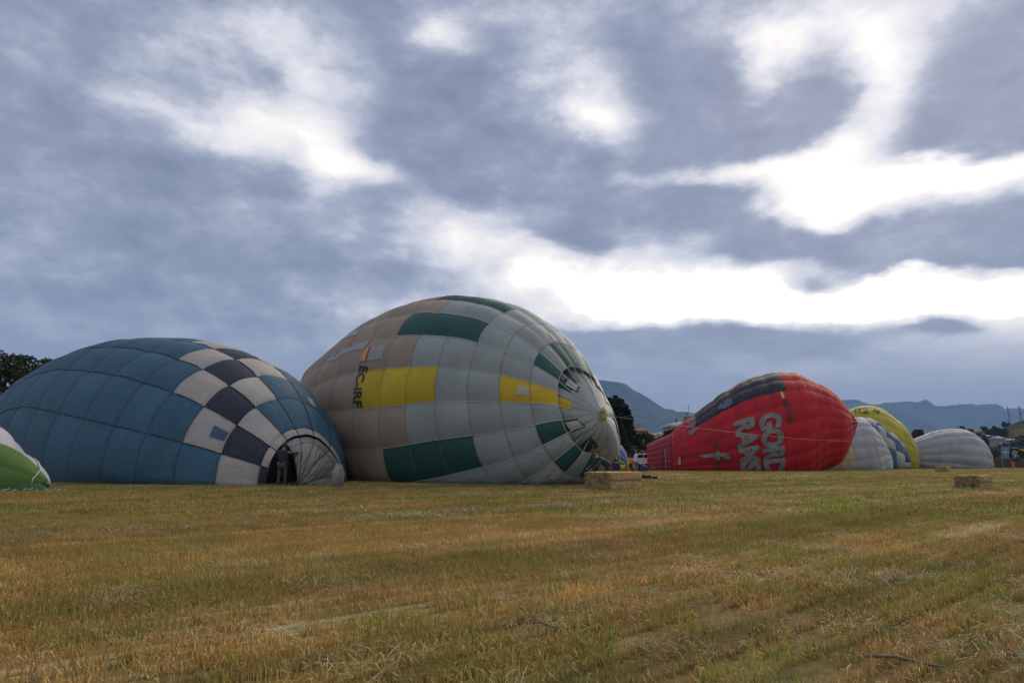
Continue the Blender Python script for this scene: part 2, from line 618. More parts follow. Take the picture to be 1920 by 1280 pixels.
m_field, nt, b_, out_ = new_mat('stubble_field_soil')
pos = nt.nodes.new('ShaderNodeNewGeometry').outputs['Position']
gm, sm, big = field_mask(nt, pos)
f1 = noise_node(nt, 16, 9, .82, pos, .5)
f2 = noise_node(nt, 1.6, 6, .7, pos, .5)
c = mixc(nt, mrange(nt, f2.outputs['Fac'], .3, .7, 0, 1), (.16, .10, .038), (.31, .225, .09))
c = mixc(nt, sm, c, (.46, .37, .19))
gk = nt.nodes.new('ShaderNodeMath')
gk.operation = 'MULTIPLY'
nt.links.new(gm, gk.inputs[0])
gk.inputs[1].default_value = .48
c = mixc(nt, gk.outputs[0], c, (.23, .25, .055))
c = mixc(nt, 1.0, c, mrange(nt, f1.outputs['Fac'],   .32, .68, .35, 1.7), 'MULTIPLY')
c = mixc(nt, 1.0, c, big, 'MULTIPLY')
nt.links.new(c, b_.inputs['Base Color'])
b_.inputs['Roughness'].default_value = .95
b_.inputs['Specular IOR Level'].default_value = .1
bp = nt.nodes.new('ShaderNodeBump')
bp.inputs['Strength'].default_value = .8
bp.inputs['Distance'].default_value = .06
nt.links.new(f1.outputs['Fac'], bp.inputs['Height'])
nt.links.new(bp.outputs[0], b_.inputs['Normal'])

V, F = [], []
rad = [0.0] + [1.2 * 1.085 ** i for i in range(112)]
na = 96
for i, r_ in enumerate(rad):
    for k in range(na):
        a = 2 * math.pi * k / na
        x, y = r_ * math.sin(a), r_ * math.cos(a)
        z = bank(x, y)
        if r_ < 60:
            z += .018 * noise.noise(Vector((x * .7, y * .7, 0)))
        V.append((x, y, z))
for i in range(len(rad) - 1):
    for k in range(na):
        k2 = (k + 1) % na
        F.append((i * na + k, (i + 1) * na + k, (i + 1) * na + k2, i * na + k2))
g = pymesh('field', V, F, m_field, None, True)
g['kind'] = 'structure'


def plant_mat(name, cols, trans=.2, greenpull=.36, rough=.8):
    m, nt, b, out = new_mat(name)
    pos = nt.nodes.new('ShaderNodeNewGeometry').outputs['Position']
    oi = nt.nodes.new('ShaderNodeObjectInfo').outputs['Random']
    at_ = nt.nodes.new('ShaderNodeAttribute')
    at_.attribute_name = 'shade'
    gm, sm, big = field_mask(nt, pos)
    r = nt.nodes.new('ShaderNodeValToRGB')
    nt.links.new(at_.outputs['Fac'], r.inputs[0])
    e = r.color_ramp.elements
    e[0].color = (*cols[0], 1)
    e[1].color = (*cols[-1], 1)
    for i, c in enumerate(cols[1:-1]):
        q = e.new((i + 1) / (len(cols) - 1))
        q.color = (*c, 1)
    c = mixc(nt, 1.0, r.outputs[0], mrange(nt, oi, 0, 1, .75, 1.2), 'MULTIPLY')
    c = mixc(nt, 1.0, c, big, 'MULTIPLY')
    if greenpull:
        k = nt.nodes.new('ShaderNodeMath')
        k.operation = 'MULTIPLY'
        nt.links.new(gm, k.inputs[0])
        k.inputs[1].default_value = greenpull
        c = mixc(nt, k.outputs[0], c, (.19, .235, .045))
    nt.links.new(c, b.inputs['Base Color'])
    b.inputs['Roughness'].default_value = rough
    b.inputs['Specular IOR Level'].default_value = .2
    if trans:
        t = nt.nodes.new('ShaderNodeBsdfTranslucent')
        nt.links.new(c, t.inputs['Color'])
        mx = nt.nodes.new('ShaderNodeMixShader')
        mx.inputs[0].default_value = trans
        nt.links.new(b.outputs[0], mx.inputs[1])
        nt.links.new(t.outputs[0], mx.inputs[2])
        nt.links.new(mx.outputs[0], out.inputs[0])
    return m


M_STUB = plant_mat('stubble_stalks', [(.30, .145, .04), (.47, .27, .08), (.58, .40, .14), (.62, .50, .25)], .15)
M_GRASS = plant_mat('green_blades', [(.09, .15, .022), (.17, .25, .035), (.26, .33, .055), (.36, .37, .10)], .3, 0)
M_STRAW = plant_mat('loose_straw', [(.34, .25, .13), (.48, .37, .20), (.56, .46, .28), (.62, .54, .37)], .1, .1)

SRC = bpy.data.collections.new('plant_sources')      # clump meshes for the scatter, not linked to the scene


def blade_mesh(name, blades, mat):
    """blades: list of (list of points, half width, facing angle, shade)"""
    V, F, S = [], [], []
    for pts, w, fa, sh in blades:
        b = len(V)
        dx, dy = math.cos(fa) * w, math.sin(fa) * w
        n = len(pts)
        for i, p in enumerate(pts):
            k = 1 - .55 * i / (n - 1)
            V.append((p[0] - dx * k, p[1] - dy * k, p[2]))
            V.append((p[0] + dx * k, p[1] + dy * k, p[2]))
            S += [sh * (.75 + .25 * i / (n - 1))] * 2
        for i in range(n - 1):
            F.append((b + 2 * i, b + 2 * i + 1, b + 2 * i + 3, b + 2 * i + 2))
    me = bpy.data.meshes.new(name)
    me.from_pydata(V, [], F)
    at_ = me.attributes.new('shade', 'FLOAT', 'POINT')
    at_.data.foreach_set('value', S)
    me.materials.append(mat)
    me.update()
    return me


def clump_coll(cname, meshes):
    col = bpy.data.collections.new(cname)
    for i, me in enumerate(meshes):
        o = bpy.data.objects.new('clump', me)
        col.objects.link(o)
    return col


rg = random.Random(3)


def stub_clump(size, n, h, wid, nr=3):
    bl = []
    for _ in range(n):
        row = (rg.randrange(nr) - (nr - 1) / 2) * size / nr
        x = rg.uniform(-size / 2, size / 2)
        y = row + rg.gauss(0, size / nr * .11)
        hh = h * rg.uniform(.45, 1.1)
        a = rg.uniform(0, 6.28)
        l = abs(rg.gauss(0, .34)) * hh
        t = rg.random()
        if t < .60:       # cut stalk
            bl.append(([(x, y, -.01), (x + l * math.cos(a), y + l * math.sin(a), hh)], wid * rg.uniform(.7, 1.3), rg.uniform(-.7, .7), rg.uniform(.1, .75)))
        else:             # dry leaf bending over
            l2 = hh * rg.uniform(.5, 1.2)
            bl.append(([(x, y, 0), (x + l2 * .4 * math.cos(a), y + l2 * .4 * math.sin(a), hh * .75), (x + l2 * math.cos(a), y + l2 * math.sin(a), hh * rg.uniform(.3, .8))], wid * rg.uniform(.8, 1.5), a + 1.57, rg.uniform(.3, 1)))
    return blade_mesh('stubble_clump', bl, M_STUB)


def grass_clump(size, n, h, wid):
    bl = []
    for _ in range(n):
        x, y = rg.gauss(0, size * .28), rg.gauss(0, size * .28)
        hh = h * rg.uniform(.4, 1.15)
        a = rg.uniform(0, 6.28)
        l = hh * rg.uniform(.1, .7)
        bl.append(([(x, y, 0), (x + l * .35 * math.cos(a), y + l * .35 * math.sin(a), hh * .6), (x + l * math.cos(a), y + l * math.sin(a), hh)], wid * rg.uniform(.7, 1.4), rg.uniform(-1, 1), rg.uniform(0, 1)))
    return blade_mesh('grass_clump', bl, M_GRASS)


def straw_clump(size, n, wid):
    bl = []
    for _ in range(n):
        x, y = rg.uniform(-size / 2, size / 2), rg.uniform(-size / 2, size / 2)
        a = rg.gauss(0, .9)
        l = rg.uniform(.04, .18)
        z0, z1 = rg.uniform(.005, .07), rg.uniform(.005, .09)
        mx = rg.uniform(-.02, .02)
        bl.append(([(x, y, z0), (x + l * .5 * math.cos(a) + mx, y + l * .5 * math.sin(a), (z0 + z1) / 2 + .01), (x + l * math.cos(a), y + l * math.sin(a), z1)], wid * rg.uniform(.7, 1.3), a + 1.57, rg.uniform(.1, 1)))
    return blade_mesh('straw_clump', bl, M_STRAW)


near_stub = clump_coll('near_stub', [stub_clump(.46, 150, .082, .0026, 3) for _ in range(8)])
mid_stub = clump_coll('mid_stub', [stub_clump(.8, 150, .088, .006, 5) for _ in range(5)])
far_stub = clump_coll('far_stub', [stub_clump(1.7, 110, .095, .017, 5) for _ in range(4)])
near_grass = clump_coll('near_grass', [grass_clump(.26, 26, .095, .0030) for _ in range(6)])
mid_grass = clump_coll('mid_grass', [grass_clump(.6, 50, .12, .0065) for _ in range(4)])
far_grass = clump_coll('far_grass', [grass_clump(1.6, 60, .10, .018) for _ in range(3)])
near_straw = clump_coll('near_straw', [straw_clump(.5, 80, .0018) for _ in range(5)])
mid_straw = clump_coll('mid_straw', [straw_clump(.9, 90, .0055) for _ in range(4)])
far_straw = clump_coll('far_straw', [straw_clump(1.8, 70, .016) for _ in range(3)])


def scatter(name, pts, coll):
    """pts: x, y, z, rotation, scale -> one object of instanced clumps"""
    me = bpy.data.meshes.new(name)
    me.from_pydata([(p[0], p[1], p[2]) for p in pts], [], [])
    r = me.attributes.new('rot', 'FLOAT', 'POINT')
    r.data.foreach_set('value', [p[3] for p in pts])
    s = me.attributes.new('scl', 'FLOAT', 'POINT')
    s.data.foreach_set('value', [p[4] for p in pts])
    o = bpy.data.objects.new(name, me)
    C.objects.link(o)
    ng = bpy.data.node_groups.new(name + '_scatter', 'GeometryNodeTree')
    ng.interface.new_socket('Geometry', in_out='INPUT', socket_type='NodeSocketGeometry')
    ng.interface.new_socket('Geometry', in_out='OUTPUT', socket_type='NodeSocketGeometry')
    N = ng.nodes
    gi, go = N.new('NodeGroupInput'), N.new('NodeGroupOutput')
    ip = N.new('GeometryNodeInstanceOnPoints')
    ci = N.new('GeometryNodeCollectionInfo')
    ci.inputs['Collection'].default_value = coll
    ci.inputs['Separate Children'].default_value = True
    ci.inputs['Reset Children'].default_value = True
    ra = N.new('GeometryNodeInputNamedAttribute')
    ra.data_type = 'FLOAT'
    ra.inputs['Name'].default_value = 'rot'
    sa = N.new('GeometryNodeInputNamedAttribute')
    sa.data_type = 'FLOAT'
    sa.inputs['Name'].default_value = 'scl'
    cx = N.new('ShaderNodeCombineXYZ')
    L = ng.links
    L.new(ra.outputs[0], cx.inputs[2])
    L.new(gi.outputs[0], ip.inputs['Points'])
    L.new(ci.outputs[0], ip.inputs['Instance'])
    ip.inputs['Pick Instance'].default_value = True
    L.new(cx.outputs[0], ip.inputs['Rotation'])
    L.new(sa.outputs[0], ip.inputs['Scale'])
    L.new(ip.outputs[0], go.inputs[0])
    md = o.modifiers.new('scatter', 'NODES')
    md.node_group = ng
    o['kind'] = 'stuff'
    return o


def perp(x, y):
    return x * RD[1] - y * RD[0]


BANDS = [(-1.0, .38), (-3.1, .22), (-6.6, .35), (-10.9, .7), (-15.5, .5), (-21, .8), (-27, .6), (-35, 1.0), (-44, .9), (3.5, .5), (8.0, .6)]


def straw_w(x, y):
    q = perp(x, y) + .25 * noise.noise(Vector((x * .4, y * .4, 3)))
    w = 0
    for c0_, s_ in BANDS:
        w = max(w, math.exp(-((q - c0_) / s_) ** 2))
    along = x * RD[0] + y * RD[1]
    w *= .75 + .7 * noise.noise(Vector((along * .22, q * .3, 9.0)))
    return w


def track_w(x, y):
    q = perp(x, y) + .12 * noise.noise(Vector((x * .15, y * .15, 13)))
    return max(math.exp(-((q - t_) / .15) ** 2) for t_ in (-2.2, -3.9, -8.1, -9.8, -17.5, -19.2, 1.6, 3.3, 6.0, 7.7, -30, -31.8))


def green_w(x, y):
    q = perp(x, y)
    a = x * RD[0] + y * RD[1]
    v = noise.noise(Vector((a * .10, q * .5, 5.0))) + .8 * noise.noise(Vector((x * .55, y * .55, 1.0))) + .5 * noise.noise(Vector((x * 1.9, y * 1.9, 2.0)))
    return v + .14 * min(max(x / max(y, 1) * 2, -1), 1) + .12


stub, grass, straw = [], [], []
rs = random.Random(11)


def zone(y0, y1, cell, cq, ks, kg, kt, rot_j=.012):
    S, G, T = [], [], []
    yy = y0
    X1 = y1 * 1.05 + 1
    na_ = int((2 * X1) / cell)
    # cells laid along the drill rows
    q0, q1 = perp(X1, y0) + 1, perp(-X1, y1) - 1
    lo, hi = round(min(q0, q1) / cq) * cq, max(q0, q1)
    q = lo
    amin, amax = -X1 * RD[0] + y0 * RD[1], X1 * RD[0] + y1 * RD[1]
    while q < hi:
        a = amin
        while a < amax:
            j_ = rs.uniform(-.5, .5) * cell
            qj = rs.gauss(0, .008)
            x = (a + j_) * RD[0] + (q + qj) * RD[1]
            y = (a + j_) * RD[1] - (q + qj) * RD[0]
            a += cell
            d = y
            if d < y0 or d >= y1 or abs(x) > d * .80 + 1.0:
                continue
            z = bank(x, y)
            gw = green_w(x, y)
            sw = straw_w(x, y)
            den_ = .5 + .5 * noise.noise(Vector((x * .35, y * .35, 7)))
            if rs.random() < ks * (.55 + .75 * den_) * (1 - .75 * min(sw, 1)) * (1 - .85 * track_w(x, y)):
                S.append((x, y, z, -ROW + math.pi / 2 + rs.gauss(0, rot_j) + (math.pi if rs.random() < .5 else 0), rs.uniform(.95, 1.05)))
            if rs.random() < kg * min(max(gw * 1.4 + .16, .08), .85):
                G.append((x + rs.uniform(-1, 1) * cell * .5, y + rs.uniform(-1, 1) * cell * .5, z, rs.uniform(0, 6.28), rs.uniform(.6, 1.25)))
            if rs.random() < kt * max(sw, .11, .55 * track_w(x, y)):
                T.append((x + rs.uniform(-1, 1) * cell * .5, y + rs.uniform(-1, 1) * cell * .5, z, -ROW + math.pi / 2 + rs.gauss(0, .5), rs.uniform(.8, 1.2)))
        q += cq
    return S, G, T


for nm, (y0, y1, cell, cq, ks, kg, kt), (cs_, cg_, ct_) in (
        ('near', (1.6, 12.5, .22, .3067, 1.2, .95, .45), (near_stub, near_grass, near_straw)),
        ('mid', (12.5, 36, .5, .48, 1.2, .9, 1.0), (mid_stub, mid_grass, mid_straw)),
        ('far', (36, 150, 1.25, 1.36, 1.1, .8, .9), (far_stub, far_grass, far_straw))):
    S, G, T = zone(y0, y1, cell, cq, ks, kg, kt)
    scatter('stubble', S, cs_)
    scatter('green_grass', G, cg_)
    scatter('loose_straw', T, ct_)
    print(nm, len(S), len(G), len(T))

# ------------------------------------------------------------------ hills
m_hill, nt, b_, out_ = new_mat('wooded_hill')
pos = nt.nodes.new('ShaderNodeNewGeometry').outputs['Position']
n1 = noise_node(nt, .004, 8, .7, pos)
n2 = noise_node(nt, .0016, 5, .6, pos)
c = mixc(nt, mrange(nt, n1.outputs['Fac'], .40, .62, 0, 1, True), (.010, .018, .014), (.065, .07, .05))
c = mixc(nt, mrange(nt, n2.outputs['Fac'], .55, .66, 0, .6, True), c, (.11, .105, .09))
nt.links.new(c, b_.inputs['Base Color'])
b_.inputs['Roughness'].default_value = 1
b_.inputs['Specular IOR Level'].default_value = 0


def ridge(name, pts, Y, depth, seed, rough=.10):
    """pts: skyline in photo pixels; the range stands Y metres away and is depth metres deep"""
    xs = [p[0] for p in pts]
    nx = 260
    rows = 26
    V, F = [], []
    for i in range(nx):
        px = xs[0] + (xs[-1] - xs[0]) * i / (nx - 1)
        py = float(np.interp(px, xs, [p[1] for p in pts]))
        py += 2.2 * noise.fractal(Vector((px / 16.0, seed * 3, 0)), .8, 2.2, 4)
        top = at(px, py, Y)
        ux, uy = top.x / Y, 1.0
        hz = max(top.z, 2)
        for k in range(rows):
            t = k / (rows - 1)
            d = (t - .62) * depth
            prof = math.exp(-((t - .62) / .30) ** 2) if t < .62 else math.exp(-((t - .62) / .25) ** 2)
            edge = 1.0 if .04 < t < .96 else 0
            x, y = (Y + d) * ux, Y + d
            nn = noise.fractal(Vector((x / 900 + seed, y / 900, 0)), .9, 2.1, 6)
            z = hz * (prof + rough * nn * min(abs(t - .62) * 5, 1) * prof * 2.2)
            if t == 0 or k == rows - 1:
                z = -5
            V.append((x, y, min(z, hz * (1 + (.0 if t < .62 else -.02)) * (1 + d / Y))))
    for i in range(nx - 1):
        for k in range(rows - 1):
            F.append((i * rows + k, (i + 1) * rows + k, (i + 1) * rows + k + 1, i * rows + k + 1))
    o = pymesh(name, V, F, m_hill, None, True)
    o['kind'] = 'structure'
    return o


ridge('mountain', [(-400, 840), (300, 815), (700, 790), (900, 765), (1000, 735), (1060, 716), (1110, 711), (1140, 713), (1174, 719), (1185, 729), (1200, 737), (1221, 749), (1243, 765), (1271, 770.5), (1300, 774), (1380, 782), (1500, 800), (1640, 835)], 5200, 2600, 1.0)
ridge('mountain', [(1150, 800), (1280, 786), (1420, 772), (1520, 757), (1578, 749.5), (1606, 749), (1624, 756), (1643, 759), (1661, 754.5), (1695, 752.6), (1712, 753.5), (1735.5, 749), (1741, 751), (1752.5, 758.5), (1765.6, 762), (1788.6, 759.4), (1815, 757), (1826, 756.4), (1831, 758.6), (1841, 757.7), (1870.6, 757.4), (1877, 760), (1883.8, 766), (1910, 764.3), (1920, 767.6), (2020, 765), (2200, 780), (2500, 820)], 6600, 3000, 5.0)
ridge('hill', [(-900, 850), (-300, 838), (200, 842), (700, 850), (1180, 842), (1290, 836), (1500, 833), (1700, 832), (1900, 825), (2300, 822), (2800, 850)], 3000, 1400, 9.0)

m_slope, nt, b_, out_ = new_mat('dry_grass_slope')
pos = nt.nodes.new('ShaderNodeNewGeometry').outputs['Position']
n1 = noise_node(nt, .035, 7, .7, pos)
c = mixc(nt, mrange(nt, n1.outputs['Fac'], .42, .6, 0, 1, True), (.04, .037, .024), (.10, .08, .05))
nt.links.new(c, b_.inputs['Base Color'])
b_.inputs['Specular IOR Level'].default_value = 0
b_.inputs['Roughness'].default_value = 1


def slope_h(x, y):
    """the low dry hill behind the flags; height above the field"""
    px = 960 + 1280 * x / y
    k = np.interp(px, [1690, 1780, 1840, 1880, 1920, 2100, 2500, 2900], [0, .25, .42, .84, 1.0, 1.15, .9, 0])
    t = min(max((y - 330) / 330, 0), 1)
    s = t * t * (3 - 2 * t)
    b2 = 1 - min(max((y - 760) / 350, 0), 1)
    return float(k) * s * b2 * 43 + 3 * s * noise.noise(Vector((x / 60, y / 60, 2))) * float(k)


V, F = [], []
nx, ny = 90, 40
for i in range(nx):
    for k in range(ny):
        y = 300 + 820 * k / (ny - 1)
        px = 1650 + 1300 * i / (nx - 1)
        x = (px - 960) / 1280 * y
        edge = i in (0, nx - 1) or k in (0, ny - 1)
        V.append((x, y, -1 if edge else slope_h(x, y) + .05))
for i in range(nx - 1):
    for k in range(ny - 1):
        F.append((i * ny + k, (i + 1) * ny + k, (i + 1) * ny + k + 1, i * ny + k + 1))
g = pymesh('hillside', V, F, m_slope, None, True)
g['kind'] = 'structure'

# ------------------------------------------------------------------ air
hz = MB().box(0, 4400, 415, 15000, 10600, 950).V
HX = 9000
mb = MB()
mb.box(0, 3600, 380, 2 * HX, 9600, 770)
me_h = bpy.data.meshes.new('haze')
me_h.from_pydata([tuple(v) for v in mb.V], [], mb.F)
m = bpy.data.materials.new('air')
m.use_nodes = True
nt = m.node_tree
nt.nodes.clear()
vo = nt.nodes.new('ShaderNodeVolumePrincipled')
vo.inputs['Color'].default_value = (.36, .60, 1.0, 1)
vo.inputs['Density'].default_value = 0.95e-4
vo.inputs['Anisotropy'].default_value = 0.0
oo = nt.nodes.new('ShaderNodeOutputMaterial')
nt.links.new(vo.outputs[0], oo.inputs['Volume'])
me_h.materials.append(m)
hz_o = bpy.data.objects.new('haze', me_h)
C.objects.link(hz_o)
hz_o['kind'] = 'stuff'

# ------------------------------------------------------------------ balloon envelopes
UK = np.array([0, .08, .18, .32, .5, .7, .88, 1.0])


def spline(v, u):
    k = UK
    v = np.asarray(v, float)
    n = len(k)
    A = np.zeros((n, n))
    b = np.zeros(n)
    h = np.diff(k)
    A[0, 0] = A[-1, -1] = 1
    for i in range(1, n - 1):
        A[i, i - 1] = h[i - 1]
        A[i, i] = 2 * (h[i - 1] + h[i])
        A[i, i + 1] = h[i]
        b[i] = 6 * ((v[i + 1] - v[i]) / h[i] - (v[i] - v[i - 1]) / h[i - 1])
    M = np.linalg.solve(A, b)
    i = np.clip(np.searchsorted(k, u) - 1, 0, n - 2)
    hh = h[i]
    x0 = k[i]
    x1 = k[i + 1]
    return (M[i] * (x1 - u) ** 3 + M[i + 1] * (u - x0) ** 3) / (6 * hh) + (v[i] / hh - M[i] * hh / 6) * (x1 - u) + (v[i + 1] / hh - M[i + 1] * hh / 6) * (u - x0)


class Body:
    """a gored envelope lying on its side: a meridian profile swept round an axis, settled on the grass"""

    def __init__(s, P, r, a, c, N, rows, bulge=.09, rowb=.02, warp=None, lumps=0.0, seed=0, pw=.75, sag=0.0):
        s.cx, s.cy, s.az, s.sq, s.ph, s.k1, s.k2, s.tilt = P
        s.r, s.a, s.c, s.N = r, a, c, N
        s.rows = np.array(rows, float)
        s.bulge, s.rowb, s.warp, s.lumps, s.seed, s.pw = bulge, rowb, warp, lumps, seed, pw
        s.sag = sag
        s.ax = np.array([math.cos(s.az), math.sin(s.az), 0])
        s.si = np.array([math.sin(s.az), -math.cos(s.az), 0])

    def prof(s, u):
        uc = np.clip(u, 0, 1)
        r, a, c = spline(s.r, uc), spline(s.a, uc), spline(s.c, uc)
        t = np.clip((u - 1) / .25, 0, 1)
        r = r * (1 - .85 * t ** 2)
        a = a + t * 5.5
        c = c * (1 - .6 * t)
        return np.maximum(r, 0), a, c

    def base(s, u, g, raw=False):
        u = np.asarray(u, float)
        g = np.asarray(g, float)
        u, g = np.broadcast_arrays(u, g)
        r, a, c = s.prof(u)
        th = s.ph - g * 2 * math.pi / s.N
        th = th + s.k1 * np.sin(th) + s.k2 * np.cos(th)
        up = r * np.sin(th)
        lat = r * np.cos(th) * s.sq
        aa = a + s.tilt * up * np.exp(-u * 4)
        z = c + up
        if s.lumps:
            q = g * 2 * math.pi / s.N
            z = z + s.lumps * (np.sin(u * 11 + s.seed + 1.3 * np.sin(q)) * .5 + .5 * np.sin(u * 5.3 + 2 * q + s.seed)) * np.clip(r, 0, 2) * .5
        P = np.stack([s.cx + s.ax[0] * aa + s.si[0] * lat, s.cy + s.ax[1] * aa + s.si[1] * lat, z], -1)
        if s.warp is not None:
            P = P + s.warp(u, np.mod(g + .5 * 0, s.N))
        if raw:
            return P
        zz = P[..., 2]
        P[..., 2] = 0.5 * (zz + np.sqrt(zz * zz + 0.02))
        return P

    def disp(s, u, g):
        r, a, c = s.prof(u)
        w = 2 * math.pi * r * (1 + abs(s.sq)) / 2 / s.N
        fs = np.mod(g, 1)
        k = np.clip(np.searchsorted(s.rows, u, side='right') - 1, 0, len(s.rows) - 2)
        q = np.clip((u - s.rows[k]) / (s.rows[k + 1] - s.rows[k]), 0, 1)
        qq = (4 * q * (1 - q))
        rowfade = s.rowb * np.clip((s.rows[k + 1] - s.rows[k]) / .055, 0, 1.3)
        q_ = g * 2 * math.pi / s.N
        sg_ = s.sag * (np.sin(17 * u + 3 * q_ + 1 + s.seed) * np.sin(29 * u - 4 * q_) + .6 * np.sin(47 * u + 7 * q_ + 2) * np.sin(9 * q_ - 20 * u))
        return sg_ + w * s.bulge * (4 * fs * (1 - fs)) ** s.pw * (.8 + .2 * qq ** .5) + rowfade * (qq ** .45 - .6 * np.exp(-(np.minimum(q, 1 - q) / .06) ** 2))

    def surf(s, u, g, off=0.0):
        u = np.asarray(u, float)
        g = np.asarray(g, float)
        u, g = np.broadcast_arrays(u, g)
        P = s.base(u, g)
        e = 2e-3
        du = s.base(np.clip(u + e, 0.002, 1.3), g) - s.base(np.clip(u - e, 0.0005, 1.3), g)
        dg = s.base(u, g + .04) - s.base(u, g - .04)
        n = np.cross(du, dg)
        l = np.linalg.norm(n, axis=-1, keepdims=True)
        n = n / np.maximum(l, 1e-9)
        r, a, c = s.prof(u)
        cen = np.stack([s.cx + s.ax[0] * (a + 1.2), s.cy + s.ax[1] * (a + 1.2), np.maximum(c, .4)], -1)
        sg = np.sign(((P - cen) * n).sum(-1, keepdims=True))
        n = n * sg
        P = P + n * (s.disp(u, g)[..., None] + off)
        P[..., 2] = np.maximum(P[..., 2], .015)
        s._n = n
        return P


CAMP = np.array([0, 0, CAM_H])


def build_body(b, root, colour, sub=6, urange=None, name='panel', labels=None, fold=None, wob=0.0):
    """one mesh object per cloth panel that faces the field; panels round the back are joined into one part"""
    N = b.N
    rows = b.rows
    allV, allF, allM, mats = [], [], [], []
    nvis = 0
    rnd = random.Random(7)
    for j in range(len(rows) - 1):
        u = rows[j] + (rows[j + 1] - rows[j]) * (np.concatenate([[0, .05, .14], np.linspace(.14, .86, sub - 3)[1:-1], [.86, .95, 1]]) if sub >= 6 else np.linspace(0, 1, sub + 1))
        if rows[j] <= 0.001:
            u[0] = 0.002
        uu = u.copy()
        uu[0] += 1e-6
        uu[-1] -= 1e-6
        for i in range(N):
            g = np.linspace(i, i + 1, sub + 1)
            U, G = np.meshgrid(uu, g, indexing='ij')
            raw = b.base(U, G, raw=True)
            if raw[..., 2].max() < -.12:
                continue
            P = b.surf(U, G)
            if wob:
                for ii in range(P.shape[0]):
                    for jj in range(P.shape[1]):
                        v = noise.noise_vector(Vector(P[ii, jj]) * .9)
                        P[ii, jj] += np.array(v) * wob
            n = b._n[sub // 2, sub // 2]
            cen = P[sub // 2, sub // 2]
            d = (CAMP - cen)
            vis = (n * d).sum() / np.linalg.norm(d)
            V = P.reshape(-1, 3)
            w = sub + 1
            F = []
            for p in range(sub):
                for q in range(sub):
                    F.append((p * w + q, p * w + q + 1, (p + 1) * w + q + 1, (p + 1) * w + q))
            # make the faces look outwards
            fn = np.cross(V[F[sub * sub // 2][1]] - V[F[sub * sub // 2][0]], V[F[sub * sub // 2][3]] - V[F[sub * sub // 2][0]])
            if (fn * n).sum() < 0:
                F = [f[::-1] for f in F]
            m = FAB[colour(j, i, cen)]
            if vis > -.12:
                o = pymesh(name, V, F, m, root, True, True)
                uvl = o.data.uv_layers.new(name='UVMap')
                vv_ = (u - u[0]) / (u[-1] - u[0])
                co = np.array([(k % w / sub, vv_[k // w]) for k in range(len(V))])
                li = np.empty(len(o.data.loops), dtype=np.int32)
                o.data.loops.foreach_get('vertex_index', li)
                uvl.data.foreach_set('uv', co[li].ravel())
                nvis += 1
            else:
                if m not in mats:
                    mats.append(m)
                o = len(allV)
                allV.extend(V.tolist())
                allF.extend([tuple(o + k for k in f) for f in F])
                allM.extend([mats.index(m)] * len(F))
    if allV:
        o = pymesh('rear_panels', allV, allF, mats, root, True, True, allM)
        o['kind'] = 'stuff'
    return nvis


def add_tapes(b, root, gs, u0, u1, mat, rad, name='load_tape', n=40, off=.012):
    for g in gs:
        u = np.linspace(u0, u1, n)
        raw = b.base(u, np.full(n, float(g)), raw=True)
        P = b.surf(u, np.full(n, float(g)), off)
        keep = raw[:, 2] > -.1
        pts = P[keep]
        if len(pts) < 3:
            continue
        MB().tube(pts, rad, 5).build(name, mat, root, True, world_verts=True)


def add_seams(b, root, us, mat, rad, g0, g1, name='seam'):
    for u in us:
        g = np.linspace(g0, g1, int((g1 - g0) * 6) + 1)
        raw = b.base(np.full(len(g), u), g, raw=True)
        P = b.surf(np.full(len(g), u), g, .004)
        pts = P[raw[:, 2] > -.05]
        if len(pts) > 3:
            MB().tube(pts, rad, 4).build(name, mat, root, True, world_verts=True)


def decal(name, f, pts, mat, root, cuts=3, label=None):
    """a flat piece of cloth or print sewn on a curved surface; pts live in the surface's own coordinates"""
    bm = bmesh.new()
    vs = [bm.verts.new((p[0] * 10, p[1], 0)) for p in pts]
    fc = bm.faces.new(vs)
    bmesh.ops.triangulate(bm, faces=[fc])
    for _ in range(cuts):
        bmesh.ops.subdivide_edges(bm, edges=bm.edges[:], cuts=1, use_grid_fill=True)
    V = np.array([v.co[:] for v in bm.verts])
    F = [[v.index for v in q.verts] for q in bm.faces] if bm.verts.index_update() is None else []
    bm.free()
    P = f(V[:, 0] / 10, V[:, 1])
    o = pymesh(name, P, F, mat, root, True, True)
    if label:
        o['label'] = label
    return o


